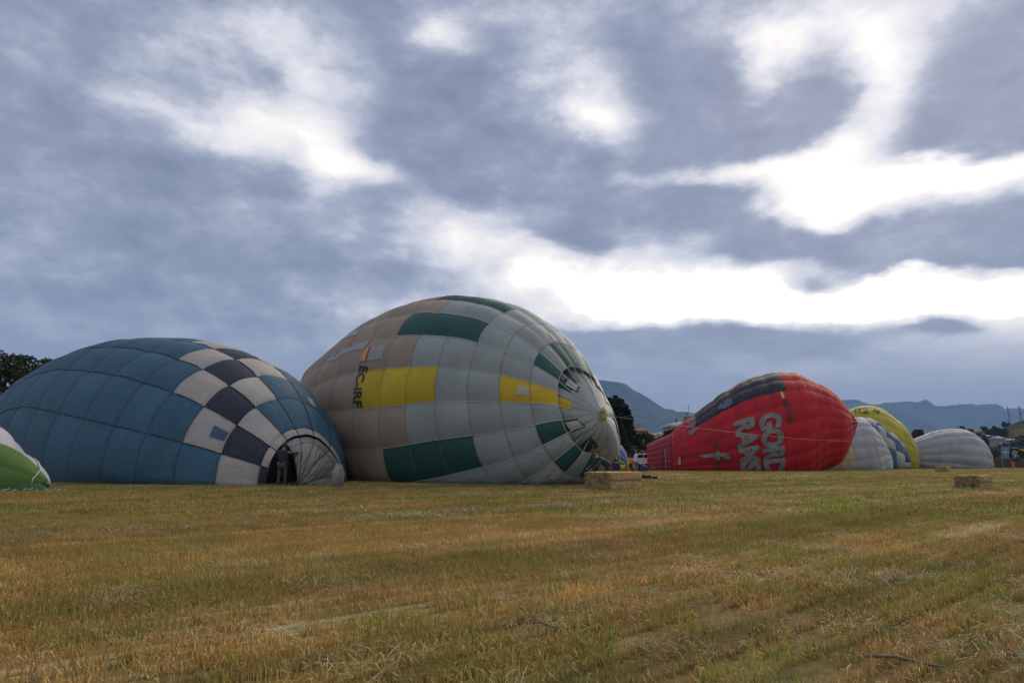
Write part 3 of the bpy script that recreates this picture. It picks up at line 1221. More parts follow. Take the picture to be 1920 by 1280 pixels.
def quad_text(text, f, quad, mat, root, name='lettering', bold=.02, maxe=.12, gaps=1.0):
    """lettering printed on the cloth: quad = start-bottom, start-top, end-bottom, end-top"""
    cu = bpy.data.curves.new('letters', 'FONT')
    cu.body = text
    cu.offset = bold
    cu.space_character = gaps
    cu.resolution_u = 5
    t = bpy.data.objects.new('letters', cu)
    C.objects.link(t)
    dg = bpy.context.evaluated_depsgraph_get()
    me = bpy.data.meshes.new_from_object(t.evaluated_get(dg))
    bpy.data.objects.remove(t)
    bm = bmesh.new()
    bm.from_mesh(me)
    bmesh.ops.triangulate(bm, faces=bm.faces[:])
    xs = [v.co.x for v in bm.verts]
    ys = [v.co.y for v in bm.verts]
    x0, x1, y0, y1 = min(xs), max(xs), min(ys), max(ys)
    for v in bm.verts:
        v.co.x = (v.co.x - x0) / (x1 - x0)
        v.co.y = (v.co.y - y0) / (y1 - y0)
        v.co.z = 0
    for _ in range(4):
        ed = [e for e in bm.edges if abs(e.verts[0].co.x - e.verts[1].co.x) > maxe * .7 or abs(e.verts[0].co.y - e.verts[1].co.y) > maxe * 1.6]
        if not ed:
            break
        bmesh.ops.subdivide_edges(bm, edges=ed, cuts=1)
        bmesh.ops.triangulate(bm, faces=bm.faces[:])
    bm.verts.index_update()
    V = np.array([v.co[:] for v in bm.verts])
    F = [[v.index for v in q.verts] for q in bm.faces]
    bm.free()
    Q = np.array(quad, float)
    x = V[:, 0:1]
    y = V[:, 1:2]
    UG = (Q[0] * (1 - x) + Q[2] * x) * (1 - y) + (Q[1] * (1 - x) + Q[3] * x) * y
    return pymesh(name, f(UG[:, 0], UG[:, 1]), F, mat, root, False, True)


def base_root(name, b, label, cat='hot air balloon', group=None, u=.5):
    r, a, c = b.prof(np.array([u]))
    return empty(name, (b.cx + b.ax[0] * a[0], b.cy + b.ax[1] * a[0], 0), b.az, label, cat, group)


# ---- blue balloon with the chequered belt
A = Body([-8.9211, 31.5058, 2.4854, -0.8624, 2.1463, -0.199, 0.3254, 0.1427],
         [0.0, 1.711, 4.079, 5.886, 7.015, 7.174, 6.96, 7.287], [0.0, 0.247, 2.145, 5.021, 9.76, 16.049, 21.758, 25.702],
         [-0.211, -0.132, -0.096, 0.044, 0.457, 1.221, 1.553, 0.671], 12,
         [.108, 0.12, 0.1808, 0.2582, 0.3498, 0.4351, 0.5297, 0.6241, 0.7298, 0.8383, .94, 1.0, 1.12, 1.25], bulge=.035, rowb=.045, pw=.6, sag=.035)


def colA(j, i, c):
    bnd = i if i < 7 else i - 12
    if j == 0:
        return 'navy' if bnd >= 4 else 'white'
    k = j - 1
    if bnd >= -3:
        dk = 3 - bnd
        if bnd in (0, 1, 2, 3, 4):
            if k == dk:
                return 'navy'
            if k in (dk - 1, dk + 1):
                return 'white'
        elif bnd < 0 and k in (3 - bnd - 1, 3 - bnd, 3 - bnd + 1):
            return 'navy' if k == 3 - bnd else 'white'
    return 'blue'


rA = base_root('hot_air_balloon', A, 'half inflated blue balloon with a black and white chequered belt, lying leftmost but one', u=.4)
build_body(A, rA, colA, sub=6)
add_tapes(A, rA, [-2, -1, 0, 1, 2, 3, 4], .108, 1.0, M_TAPE_D, .022, n=60)
add_seams(A, rA, list(A.rows[2:11]), M_SEAM_D, .009, -4, 6)
add_seams(A, rA, [.108], M_TAPE_D, .022, -3, 6, 'vent_hoop')
decal('cloth_patch', lambda u, g: A.surf(u, g, .02), [(0.2101, 3.379), (0.183, 3.378), (0.1832, 3.659), (0.2082, 3.696)], FAB['sky'], rA)
decal('cloth_patch', lambda u, g: A.surf(u, g, .02), [(0.2072, -0.261), (0.2097, -0.479), (0.186, -.516), (0.1861, -.295)], FAB['banner'], rA)

# the slack grey vent hanging in the crown opening, folds gathered to a point on the grass
ringA = lambda g: A.surf(np.full(np.shape(g), .108), g)
c0 = np.array(at(556, 905, 28.6))
c0[2] = .03
outA = np.array([.42, -.90, 0.0])


def ventA(s, g):
    s = np.asarray(s, float)
    g = np.asarray(g, float)
    Rg = ringA(g)
    mid = np.array([Rg[..., 0], Rg[..., 1], Rg[..., 2] * .965 - .03])
    mid = np.moveaxis(mid, 0, -1)
    P = c0 + s[..., None] * (mid - c0)
    fs = np.mod(g, 1)
    bl = .98 * (4 * s * (1 - s)) ** .7 * (.75 + .25 * np.sin((g + 2) * .7))
    fold = .20 * (np.abs(np.sin(g * math.pi)) ** .6) * np.sin(np.minimum(s, .9) * math.pi) + .07 * np.sin(g * 9.1 + s * 4) * (1 - s) * np.sqrt(s)
    P = P + outA * (bl + fold)[..., None]
    cr = .07 * np.sin(g * 19 + 5 * np.sin(s * 7)) * np.sin(s * math.pi) + .035 * np.sin(s * 27 + g * 5)
    P = P + outA * cr[..., None]
    P[..., 2] = np.maximum(P[..., 2] + .26 * (4 * s * (1 - s)) ** 1.2 * np.clip(Rg[..., 2] - .1, 0, 1), .02)
    return P


ss = [0.0, .3, .78, 1.0]
for i in range(-3, 3):
    for j in range(3):
        S, G = np.meshgrid(np.linspace(ss[j], ss[j + 1], 9), np.linspace(i, i + (1 if i < 2 else .15), 13), indexing='ij')
        P = ventA(S, G).reshape(-1, 3)
        F = [(p * 13 + q, p * 13 + q + 1, (p + 1) * 13 + q + 1, (p + 1) * 13 + q) for p in range(8) for q in range(12)]
        pymesh('vent_panel', P, F, FAB['vent'], rA, True, True)
for g in (-2, -1, 0, 1, 2.15):
    s = np.linspace(.03, 1, 24)
    MB().tube(ventA(s, np.full(24, float(g))) + outA * .012, .016, 5).build('vent_tape', M_TAPE_D, rA, True, world_verts=True)
g = np.linspace(-3, 2.1, 40)
MB().tube(ventA(np.full(40, .78), g) + outA * .012, .014, 5).build('vent_tape', M_TAPE_D, rA, True, world_verts=True)
# a loose puff of the same cloth right of the hoop
pf = at(633, 903, 27.8)
bm = bmesh.new()
bmesh.ops.create_icosphere(bm, subdivisions=3, radius=1)
for v in bm.verts:
    q = noise.noise(v.co * 2.3)
    v.co = Vector((v.co.x * .24 * (1 + .25 * q), v.co.y * .5, max(v.co.z * .52 * (1 + .3 * q) + .42, .02)))
me = bpy.data.meshes.new('loose_cloth')
bm.to_mesh(me)
bm.free()
me.transform(Matrix.Translation((pf.x, pf.y, 0)))
link_mesh('loose_cloth', me, FAB['vent'], rA, True, True)

# ---- grey green balloon with the registration letters
WG = np.array([0, 10, 10.8, 11.5, 12, 13, 14, 15, 16, 17, 20.])
WX = np.array([0, 0, .08, .36, .58, .64, .60, .48, .32, .14, 0])
WZ = np.array([0, 0, -.35, -.75, -.9, -.75, -.6, -.45, -.25, 0, 0])


def warpB(u, g):
    w = np.exp(-((u - .22) / .13) ** 2)
    x = np.interp(g, WG, WX) * w
    z = np.interp(g, WG, WZ) * w
    return np.stack([x, 0 * x, z], -1)


B = Body([3.8448, 29.1351, 2.2561, -0.7306, 1.555, -0.0044, 0.0442, 0.5958],
         [0.0, 1.367, 1.583, 3.467, 5.629, 6.714, 6.279, 5.577], [0.0, 0.239, 0.828, 2.58, 6.913, 12.597, 18.788, 24.388],
         [3.001, 2.625, 3.15, 3.453, 3.623, 3.55, 3.677, 3.251], 20,
         [0.2215, 0.2919, 0.3564, 0.4223, 0.4922, 0.5639, 0.6358, 0.7235, 0.8182, .91, 1.0, 1.12, 1.25], bulge=.085, rowb=.02, warp=warpB, sag=.03)
GREEN_B = {(2, 0), (0, 0), (-1, 0), (0, 3), (0, 4), (0, 5), (2, 3), (2, 4), (2, 5), (6, 0), (6, 3), (6, 4), (6, 5), (8, 0), (8, 3), (8, 4), (8, 5), (-2, 2), (-2, 3), (-3, 0), (10, 0)}
YEL_B = {(4, 0), (4, 1), (4, 4), (4, 5), (4, 6), (-4, 4), (-4, 5)}


def colB(j, i, c):
    bnd = i if i < 13 else i - 20
    if (bnd, j) in GREEN_B:
        return 'green'
    if (bnd, j) in YEL_B:
        return 'yellow'
    lim = 5 if bnd != 6 else 6
    return 'tan' if j >= lim else 'grey'


rB = base_root('hot_air_balloon', B, 'largest balloon, grey green with tan end and yellow panels, marked EC-iRF', u=.4)
build_body(B, rB, colB, sub=6)
add_tapes(B, rB, list(range(-3, 11)), .2215, 1.0, M_TAPE_W, .017, n=60)
add_seams(B, rB, list(B.rows[1:10]), M_SEAM, .009, -4, 11)
add_seams(B, rB, [.2215], M_TAPE_W, .014, -2, 10, 'vent_hoop')
fB = lambda o: (lambda u, g: B.surf(u, g, o))
quad_text('EC-iRF', fB(.03), [(0.726, 3.837), (0.692, 3.883), (0.7244, 4.945), (0.6907, 4.955)], M_PRINT_BLACK, rB, bold=.025)
fq = [(0.7271, 3.732), (0.7309, 3.281), (0.6455, 3.741), (0.65, 3.311)]


def strip(q, t0, t1, o):
    L = lambda a, b, t: (a[0] + (b[0] - a[0]) * t, a[1] + (b[1] - a[1]) * t)
    return [L(q[0], q[2], t0), L(q[1], q[3], t0), L(q[1], q[3], t1), L(q[0], q[2], t1)]


decal('banner_cloth', fB(.02), strip(fq, 0, 1, 0), FAB['banner'], rB)
decal('flag_stripe', fB(.035), strip(fq, .03, .11, 0), M_FLAG_RED, rB)
decal('flag_stripe', fB(.035), strip(fq, .112, .27, 0), M_FLAG_YEL, rB)
decal('flag_stripe', fB(.035), strip(fq, .272, .36, 0), M_FLAG_RED, rB)
decal('banner_cloth', fB(.02), [(1.0, 2.5), (0.9088, 3.145), (0.8287, 3.48), (0.8289, 3.267), (0.8152, 3.27), (0.7379, 3.348), (0.729, 3.316), (0.7269, 3.023), (0.8191, 2.99), (0.8893, 2.9)][1:], FAB['banner'], rB)
decal('banner_cloth', fB(.02), [(0.9207, 1.925), (0.8947, 1.774), (0.8271, 2.097), (0.8153, 2.498), (0.8535, 2.437)], FAB['banner'], rB)
for k in range(3):
    t = np.linspace(0, 2 * math.pi, 15)[:-1]
    rr = 1 - k * .38
    decal('emblem', fB(.035 + .006 * k), [(0.8585 + .010 * rr * math.cos(a), 3.09 + .11 * rr * math.sin(a)) for a in t], M_PRINT_BLACK if k != 1 else FAB['banner'], rB, cuts=0)
decal('cloth_patch', fB(.02), [(0.3182, 4.342), (0.2927, 4.307), (0.2931, 4.694), (0.3184, 4.705)], FAB['patch'], rB)
decal('cloth_patch', fB(.02), [(0.3178, 8.43), (0.2949, 8.396), (0.298, 8.841), (0.322, 8.815)], FAB['patch'], rB)
decal('cloth_patch', fB(.02), [(0.3181, 0.326), (0.3223, -0.178), (0.2971, -0.151), (0.2945, 0.347)], FAB['patch'], rB)

crB = B.base(np.array([0.0]), np.array([0.0]))[0]


def capB(s, g, off=0.0):
    s = np.asarray(s, float)
    g = np.asarray(g, float)
    Rg = B.surf(np.full(s.shape, .2217), g)
    P = crB + s[..., None] * (Rg - crB)
    fs = np.mod(g, 1)
    gm_ = np.mod(g + 3, 20) - 3
    sink = .42 * np.interp(gm_, [-3, 0, 2, 5, 8, 10, 12, 17], [.1, 1.1, 1.3, 1.2, 1.7, 1.5, .3, .1]) * np.clip(s, 0, 1) ** 3 + .05 * np.sin(g * 2.3) * s
    P = P + B.ax * (sink - off - .07 * s * (4 * fs * (1 - fs)) ** .7)[..., None]
    lowr = np.clip(-np.sin(B.ph - g * 2 * math.pi / 20), 0, 1)      # the lower half sags outwards
    P = P - B.ax * (.30 * lowr * (4 * np.clip(s, 0, 1) * (1 - np.clip(s, 0, 1))))[..., None]
    P = P + np.array([0, 0, -.12]) * (s * (1 - lowr))[..., None] * np.clip(s - .5, 0, 1)[..., None]
    P[..., 2] = np.maximum(P[..., 2], .02)
    return P


cs = [.04, .36, .66, .955]
for i in range(20):
    for j in range(3):
        S, G = np.meshgrid(np.linspace(cs[j], cs[j + 1], 6), np.linspace(i, i + 1, 7), indexing='ij')
        P = capB(S, G).reshape(-1, 3)
        F = [(p * 7 + q, p * 7 + q + 1, (p + 1) * 7 + q + 1, (p + 1) * 7 + q) for p in range(5) for q in range(6)]
        m = 'grey'
        if i == 4 and j == 2:
            m = 'yellow'
        if (i, j) in ((0, 2), (2, 2), (6, 2)):
            m = 'green'
        pymesh('vent_panel', P, F, FAB[m], rB, True, True)
fC_ = lambda o: (lambda s, g: capB(s, g, o))
for q in ([(0.808, 2.49), (0.808, 1.6), (0.625, 1.37), (0.608, 2.38)], [(0.846, 6.21), (0.632, 6.26), (0.597, 7.1), (0.825, 7.02)], [(0.70, 10.8), (.72, 11.3), (.98, 11.2), (1.0, 10.7)]):
    decal('cloth_patch', fC_(.04), q, FAB['patch'], rB)
for q in ([(0.608, 8.7), (0.752, 10.4), (0.941, 10.0), (0.839, 8.73)], [(0.913, 5.99), (0.615, 6.05), (0.555, 7.22), (0.839, 7.21), (0.91, 6.88)], [(.85, 2.6), (.85, 1.4), (.58, 1.25), (.56, 2.5)]):
    decal('sight_panel', fC_(.022), q, FAB['green'], rB)
for k in range(-2, 18):
    s = np.linspace(.02, 1, 14)
    P = capB(s, np.full(14, float(k)))
    Q = crB + s[:, None] * (B.surf(np.array([.2217]), np.array([float(k)]))[0] - crB) - B.ax * .03
    w = (s[:, None])
    MB().tube(Q * w + (P - B.ax * .02) * (1 - w), .013, 4).build('vent_line', M_TAPE_W, rB, True, world_verts=True)
# crown ring of webbing
vv = np.cross(B.ax, [0, 0, 1])
uu_ = np.array([0, 0, 1.0])
nb = -B.ax
crc = crB + nb * .05
mb = MB()
for k in range(24):
    a = 2 * math.pi * k / 24
    d = vv * math.cos(a) * .24 + uu_ * math.sin(a) * .30
    mb.tube([crc + d * .18 + nb * .02, crc + d * 1.0], .016, 4)
mb.build('crown_webbing', plain('webbing_tan', (.36, .27, .08), .7), rB, True, world_verts=True)
mb = MB()
for rr in (.22, .25):
    mb.tube([crc + vv * math.cos(a) * rr + uu_ * math.sin(a) * rr * 1.2 for a in np.linspace(0, 2 * math.pi, 25)], .012, 4)
mb.build('crown_ring', plain('crown_ring_tape', (.42, .36, .12), .6), rB, True, world_verts=True)

# ---- red balloon
Cb = Body([46.1362, 92.1299, 2.9549, -0.9959, 1.1186, -0.0632, -0.1551, 0.0581],
          [0.0, 4.035, 5.74, 7.608, 8.438, 7.202, 4.578, 1.841], [0.0, 2.137, 4.616, 7.192, 11.71, 16.83, 22.097, 28.085],
          [6.38, 5.83, 5.972, 5.339, 4.402, 3.395, 2.165, 0.673], 24,
          [.03, .075, .13, .19, .25, .31, .37, .425, .50, .58, .68, .76, .855, .925], bulge=.075, rowb=.03, lumps=.03, sag=.07)


def colC(j, i, c):
    bnd = i if i < 14 else i - 24
    u = (Cb.rows[j] + Cb.rows[j + 1]) / 2
    if -4 <= bnd <= 0 and .425 < u < .855:
        if bnd == -2 and .55 < u < .7:
            return 'red'
        return 'black'
    return 'red'


rC = base_root('hot_air_balloon', Cb, 'red balloon with a black top band and big grey sideways letters', u=.5)
build_body(Cb, rC, colC, sub=5)
add_tapes(Cb, rC, list(range(-3, 8)), .03, .925, M_TAPE_F, .010, n=50)
fCb = lambda o: (lambda u, g: Cb.surf(u, g, o))
quad_text('GORD', fCb(.12), [(0.5743, 2.359), (0.473, 2.261), (0.5597, 5.9), (0.4673, 5.95)], M_PRINT_GREY, rC, bold=.055, gaps=.96)
quad_text('RAMS', fCb(.12), [(0.6905, 2.219), (0.5882, 2.259), (0.6668, 5.7), (0.572, 5.75)], M_PRINT_GREY, rC, bold=.055, gaps=.96)
quad_text('EC\u00b7OQI', fCb(.14), [(0.456, 1.732), (0.4325, 1.741), (0.444, 3.091), (0.4215, 3.087)], M_PRINT_BLACK, rC, bold=.055, gaps=1.12)
quad_text('THE', fCb(.10), [(0.7984, 2.82), (0.7728, 2.978), (0.793, 3.615), (0.7681, 3.718)], M_PRINT_DARK, rC, bold=.03)
quad_text('WORD', fCb(.10), [(0.7884, 4.734), (0.7618, 4.778), (0.7842, 6.2), (0.7599, 6.2)], M_PRINT_DARK, rC, bold=.03)
decal('dagger_emblem', fCb(.11), [(0.853, 3.987), (0.8232, 3.973), (0.7834, 4.077), (0.7829, 3.861), (0.7663, 3.92), (0.7647, 4.087), (0.7355, 4.157), (0.7203, 4.332), (0.7124, 4.568), (0.7127, 4.701), (0.7367, 4.664), (0.741, 4.466), (0.7488, 4.408), (0.7627, 4.399), (0.7641, 4.626), (0.7804, 4.594), (0.7815, 4.403), (0.8292, 4.28)], M_PRINT_GREY, rC, cuts=2)
fq = [(0.4637, 1.099), (0.4401, 1.125), (0.4613, 1.608), (0.439, 1.587)]
fq2 = [fq[0], fq[2], fq[1], fq[3]]
decal('flag_stripe', fCb(.10), strip(fq2, 0, .25, 0), M_FLAG_RED, rC, cuts=1)
decal('flag_stripe', fCb(.10), strip(fq2, .25, .75, 0), M_FLAG_YEL, rC, cuts=1)
decal('flag_stripe', fCb(.10), strip(fq2, .75, 1, 0), M_FLAG_RED, rC, cuts=1)
for q in ([(0.885, 0.05), (0.855, 0.0), (0.845, 0.45), (0.86, .9), (0.88, 0.5)], [(0.885, -.9), (0.85, -.9), (0.845, -.05), (0.875, -.05)], [(0.885, 1.0), (0.85, .98), (0.845, 1.4), (0.87, 1.7)]):
    decal('pale_print', fCb(.08), q, FAB['pale'], rC, cuts=2)
decal('faded_print', fCb(.09), [(0.754, 0.65), (0.7365, 0.265), (0.7168, 0.581), (0.6944, 0.604), (0.6872, 0.85), (0.7185, .93)], plain('faded_blue_print', (.10, .13, .22), .7), rC, cuts=2)
decal('faded_print', fCb(.09), [(0.72, .55), (0.70, .25), (0.68, .4), (.675, .8), (.70, .9)], plain('faded_grey_print', (.10, .10, .11), .7), rC, cuts=2)
decal('faded_print', fCb(.10), [(0.6818, -0.985), (0.6218, -1.364), (0.5678, -1.6), (0.5589, -1.1), (0.6103, -0.85), (0.6688, -0.7)], FAB['pale'], rC, cuts=2)
decal('data_label', fCb(.08), [(0.9126, 3.664), (0.9063, 3.716), (0.9056, 4.639), (0.9119, 4.611)], FAB['banner'], rC, cuts=1)
# scoop of thin maroon cloth beyond the mouth, and the white mouth cord
Sb = Body([46.1362, 92.1299, 2.9549, -0.9959, 1.1186, -0.0632, -0.1551, 0.0581],
          [0.0, 4.035, 5.74, 7.608, 8.438, 7.202, 4.578 * .93, 1.95], [0.0, 2.137, 4.616, 7.192, 11.71, 16.83, 22.0, 28.6],
          [6.38, 5.83, 5.972, 5.339, 4.402, 3.395, 2.0, 1.2], 24, [.895, .93, .965, .984], bulge=.06, rowb=.02)
S_, G_ = np.meshgrid(np.linspace(.90, .984, 9), np.linspace(0, 24, 97), indexing='ij')
P = Sb.surf(S_, G_).reshape(-1, 3)
F = [(p * 97 + q, p * 97 + q + 1, (p + 1) * 97 + q + 1, (p + 1) * 97 + q) for p in range(8) for q in range(96)]
pymesh('scoop', P, F, FAB['maroon'], rC, True, True)
add_tapes(Sb, rC, list(range(-1, 9)), .93, .984, plain('pink_tape', (.62, .30, .26), .7), .020, 'scoop_tape', 10, .03)
decal('mouth_gap_shade', lambda u, g: Sb.surf(u, g, .12), [(.9475, 2.4), (.9462, 2.4), (.9452, 5), (.9452, 8.6), (.9482, 8.6), (.9482, 5)], FAB['black'], rC, cuts=3)  # black strip laid on the scoop as the shade of an open gap
add_seams(Sb, rC, [.943], M_TAPE_W, .028, 2, 9, 'scoop_cord')
add_seams(Cb, rC, [.925], M_TAPE_R, .035, -1, 9, 'mouth_cord')
add_seams(Cb, rC, [.89], M_TAPE_R, .022, 0, 9, 'mouth_cord')
# ruffled crown end of the red balloon
ce = Cb.base(np.array([0.0]), np.array([0.0]))[0]
mb = MB()
gg = np.linspace(0, 24, 97)
P0 = Cb.surf(np.full(97, .034), gg, -.02)
P1 = P0.copy()
P1 = P1 - Cb.ax * (.12 + .3 * np.abs(np.sin(gg * math.pi * .5)))[:, None]
P1 = ce + (P1 - ce) * np.array([1, .75, .8])
V = np.concatenate([P0, P1, [ce - Cb.ax * .3]])
F = [(q, q + 1, 97 + q + 1, 97 + q) for q in range(96)] + [(97 + q, 97 + q + 1, 194) for q in range(96)]
pymesh('crown_ruffle', V, F, FAB['red'], rC, False, True)

# ---- the far row of balloons
E_ = Body([60.2091, 109.4488, 2.9113, -0.9974, 0.8515, -0.1244, -0.1851, 0.1748], [0.0, 3.686, 5.45, 6.852, 7.27, 6.498, 4.84, 2.765],
          [0.0, 1.473, 2.722, 3.744, 6.42, 9.827, 13.678, 17.769], [1.761, 1.841, 1.517, 1.07, 0.662, 0.279, -0.117, -0.505], 24,
          [.02, .09, .17, .26, .35, .44, .53, .62, .72, .82, .91, 1.0], bulge=.10, rowb=.02)
rE = base_root('hot_air_balloon', E_, 'plain pale grey balloon whose rounded end shows just behind the red one', group=None, u=.5)
build_body(E_, rE, lambda j, i, c: 'silver', sub=4)
add_tapes(E_, rE, range(-2, 8), .03, 1.0, M_TAPE_W, .02, n=30)

F_ = Body([71.2848, 123.5, 2.9039, -1.0009, 1.7453, -0.0036, -0.0003, -0.0153], [0.0, 2.909, 4.193, 5.232, 5.598, 5.12, 4.054, 2.701],
          [0.0, 1.741, 3.708, 5.462, 7.795, 10.371, 13.116, 15.942], [1.068, 1.837, 2.589, 3.199, 3.486, 3.386, 3.017, 2.518], 16,
          [.02, .09, .17, .26, .36, .46, .57, .70, .85, 1.0], bulge=.08, rowb=.07)


def colF(j, i, c):
    k = (i + j) % 4
    if k == 1:
        return 'banner'
    if k == 3:
        return 'teal'
    if k == 2:
        return 'silver' if (i % 2) else 'teal'
    return 'sky' if j % 3 else 'bright_blue'


rF = base_root('hot_air_balloon', F_, 'balloon chequered in teal, white and blue, in front of the yellow one', u=.5)
build_body(F_, rF, colF, sub=4)

G_b = Body([79.9312, 135.3551, 2.9188, -1.002, 1.7453, 0.0071, 0.0029, 0.0036], [0.0, 4.4, 6.107, 7.273, 7.484, 6.63, 4.911, 2.79],
           [0.0, 2.185, 4.426, 6.816, 9.979, 12.963, 15.59, 18.081], [1.678, 2.74, 3.775, 4.503, 4.724, 4.382, 3.596, 2.601], 20,
           [.02, .09, .17, .26, .36, .46, .57, .70, .85, 1.0], bulge=.07, rowb=.03)


def colG(j, i, c):
    if i == 0 and j < 5:
        return 'sky' if j % 2 else 'teal'
    if i in (19, 18, 17):
        return 'sky' if (i + j) % 3 else 'silver'
    if i in (14, 15):
        return 'silver'
    return 'lemon'


rG = base_root('hot_air_balloon', G_b, 'yellow balloon with a blue ridge and black handwriting, behind the chequered one', u=.5)
build_body(G_b, rG, colG, sub=4)
quad_text('R2', lambda u, g: G_b.surf(u, g, .12), [(0.6436, 2.344), (0.5975, 1.504), (0.50, 2.9), (0.46, 2.1)], M_PRINT_BLACK, rG, bold=.0)
quad_text("''", lambda u, g: G_b.surf(u, g, .12), [(0.445, 2.6), (0.42, 2.3), (0.40, 2.9), (0.375, 2.5)], M_PRINT_BLACK, rG, bold=.02)

H_ = Body([94.7171, 136.8349, 3.0009, -1.0701, 1.0172, -0.0272, -0.2108, -0.0404], [0.0, 4.204, 5.538, 6.175, 6.072, 5.254, 3.839, 2.087],
          [0.0, 2.044, 3.284, 4.602, 7.223, 10.272, 13.954, 19.017], [0.56, 0.676, 0.944, 1.205, 1.507, 1.842, 1.863, 2.023], 20,
          [.01, .06, .14, .24, .34, .45, .56, .67, .78, .89, 1.0], bulge=.13, rowb=.015)
rH = base_root('hot_air_balloon', H_, 'plain pale grey balloon lying alone at the far right of the row', u=.5)
build_body(H_, rH, lambda j, i, c: 'silver', sub=4)

D_ = Body([49.6, 100.5, R(172), -.62, 1.7, 0, 0, 0], [0, 1.6, 2.5, 3.2, 3.5, 3.2, 2.6, 1.6], [0, .4, 1.0, 2.0, 3.6, 5.4, 7.0, 8.0],
          [1.4, 1.7, 2.0, 2.1, 2.1, 1.9, 1.6, 1.2], 16, [.02, .12, .25, .4, .6, .8, 1.0], bulge=.09, rowb=.05)
rD = base_root('hot_air_balloon', D_, 'small cream balloon tucked under the rounded end of the red one', u=.5)
build_body(D_, rD, lambda j, i, c: 'lime' if c[2] > 4.0 and j > 1 else 'cream', sub=4)

I_ = Body([-15.9733, 24.0763, 2.7668, -1.0014, 1.8307, 0.0196, -0.0011, 0.0735], [0.0, 1.125, 1.601, 2.227, 2.566, 2.652, 2.574, 2.412],
          [0.0, 1.816, 3.435, 4.396, 5.767, 7.523, 9.523, 11.65], [0.276, 0.122, 0.054, 0.119, 0.195, 0.272, 0.35, 0.428], 12,
          [.004, .08, .2, .34, .5, .68, .84, 1.0], bulge=.05, rowb=.02, lumps=.04)
rI = base_root('hot_air_balloon', I_, 'nearly flat green and white balloon cut off by the left edge', u=.3)
build_body(I_, rI, lambda j, i, c: 'offwhite' if (i >= 9 or i < 0) else 'lime', sub=6, wob=.05)

M_ = Body([7.85, 47.1511, 2.6527, -0.9958, 1.7453, -0.0056, 0.0019, 0.0098], [0.0, 1.176, 1.256, 1.333, 1.362, 1.353, 1.321, 1.276],
          [0.0, 0.426, 0.917, 1.622, 2.473, 3.437, 4.471, 5.542], [0.836, 0.801, 0.763, 0.728, 0.695, 0.663, 0.631, 0.6], 12,
          [.01, .08, .2, .4, .6, .8, 1.0], bulge=.10, rowb=.03, lumps=.25, seed=2)


def colM(j, i, c):
    if c[2] > 1.75:
        return 'bright_blue'
    if c[2] > 1.1:
        return 'bright_blue'
    if c[2] > .5:
        return 'lemon' if (i + j) % 2 else 'lime'
    return 'red'


rM = base_root('hot_air_balloon', M_, 'limp blue, yellow and red balloon slumped behind the grey green one', u=.5)
build_body(M_, rM, colM, sub=5, wob=.08)

# ------------------------------------------------------------------ trees
M_BARK = plain('bark', (.06, .045, .03), .9)


def leaf_mat(name, c1, c2):
    m, nt, b, out = new_mat(name)
    pos = nt.nodes.new('ShaderNodeNewGeometry').outputs['Position']
    n1 = noise_node(nt, .8, 4, .6, pos)
    n2 = noise_node(nt, 7, 2, .5, pos)
    a = nt.nodes.new('ShaderNodeMath')
    a.operation = 'ADD'
    nt.links.new(n1.outputs['Fac'], a.inputs[0])
    nt.links.new(n2.outputs['Fac'], a.inputs[1])
    c = mixc(nt, mrange(nt, a.outputs[0], .75, 1.25, 0, 1), c1, c2)
    nt.links.new(c, b.inputs['Base Color'])
    b.inputs['Roughness'].default_value = .75
    b.inputs['Specular IOR Level'].default_value = .2
    return m


L_DARK = leaf_mat('dark_leaves', (.014, .024, .010), (.045, .06, .018))
L_OLIVE = leaf_mat('olive_leaves', (.035, .05, .015), (.12, .135, .04))
L_CON = leaf_mat('conifer_needles', (.008, .016, .010), (.022, .038, .020))
L_YEL = leaf_mat('yellowing_leaves', (.06, .06, .015), (.15, .13, .035))


def leaves(blobs, n, size, rnd):
    """leaf clumps spread through ellipsoids: (cx,cy,cz, rx,ry,rz)"""
    V, F = [], []
    vol = [b[3] * b[4] * b[5] for b in blobs]
    tot = sum(vol)
    for b, v in zip(blobs, vol):
        m = max(6, int(n * v / tot))
        for _ in range(m):
            while True:
                p = Vector((rnd.uniform(-1, 1), rnd.uniform(-1, 1), rnd.uniform(-1, 1)))
                if .25 < p.length < 1:
                    break
            p = p * (p.length ** -.35)
            if p.length > 1.1:
                p *= .98
            c = Vector((b[0] + p.x * b[3], b[1] + p.y * b[4], b[2] + p.z * b[5]))
            q = Matrix.Rotation(rnd.uniform(0, 6.28), 3, 'Z') @ Matrix.Rotation(rnd.uniform(-1.2, 1.2), 3, 'X')
            s = size * rnd.uniform(.6, 1.5)
            i = len(V)
            V += [c + q @ Vector((-s, 0, -s * .45)), c + q @ Vector((s * .2, 0, -s * .5)), c + q @ Vector((s, 0, s * .1)), c + q @ Vector((0, 0, s * .6))]
            F.append((i, i + 1, i + 2, i + 3))
    return V, F


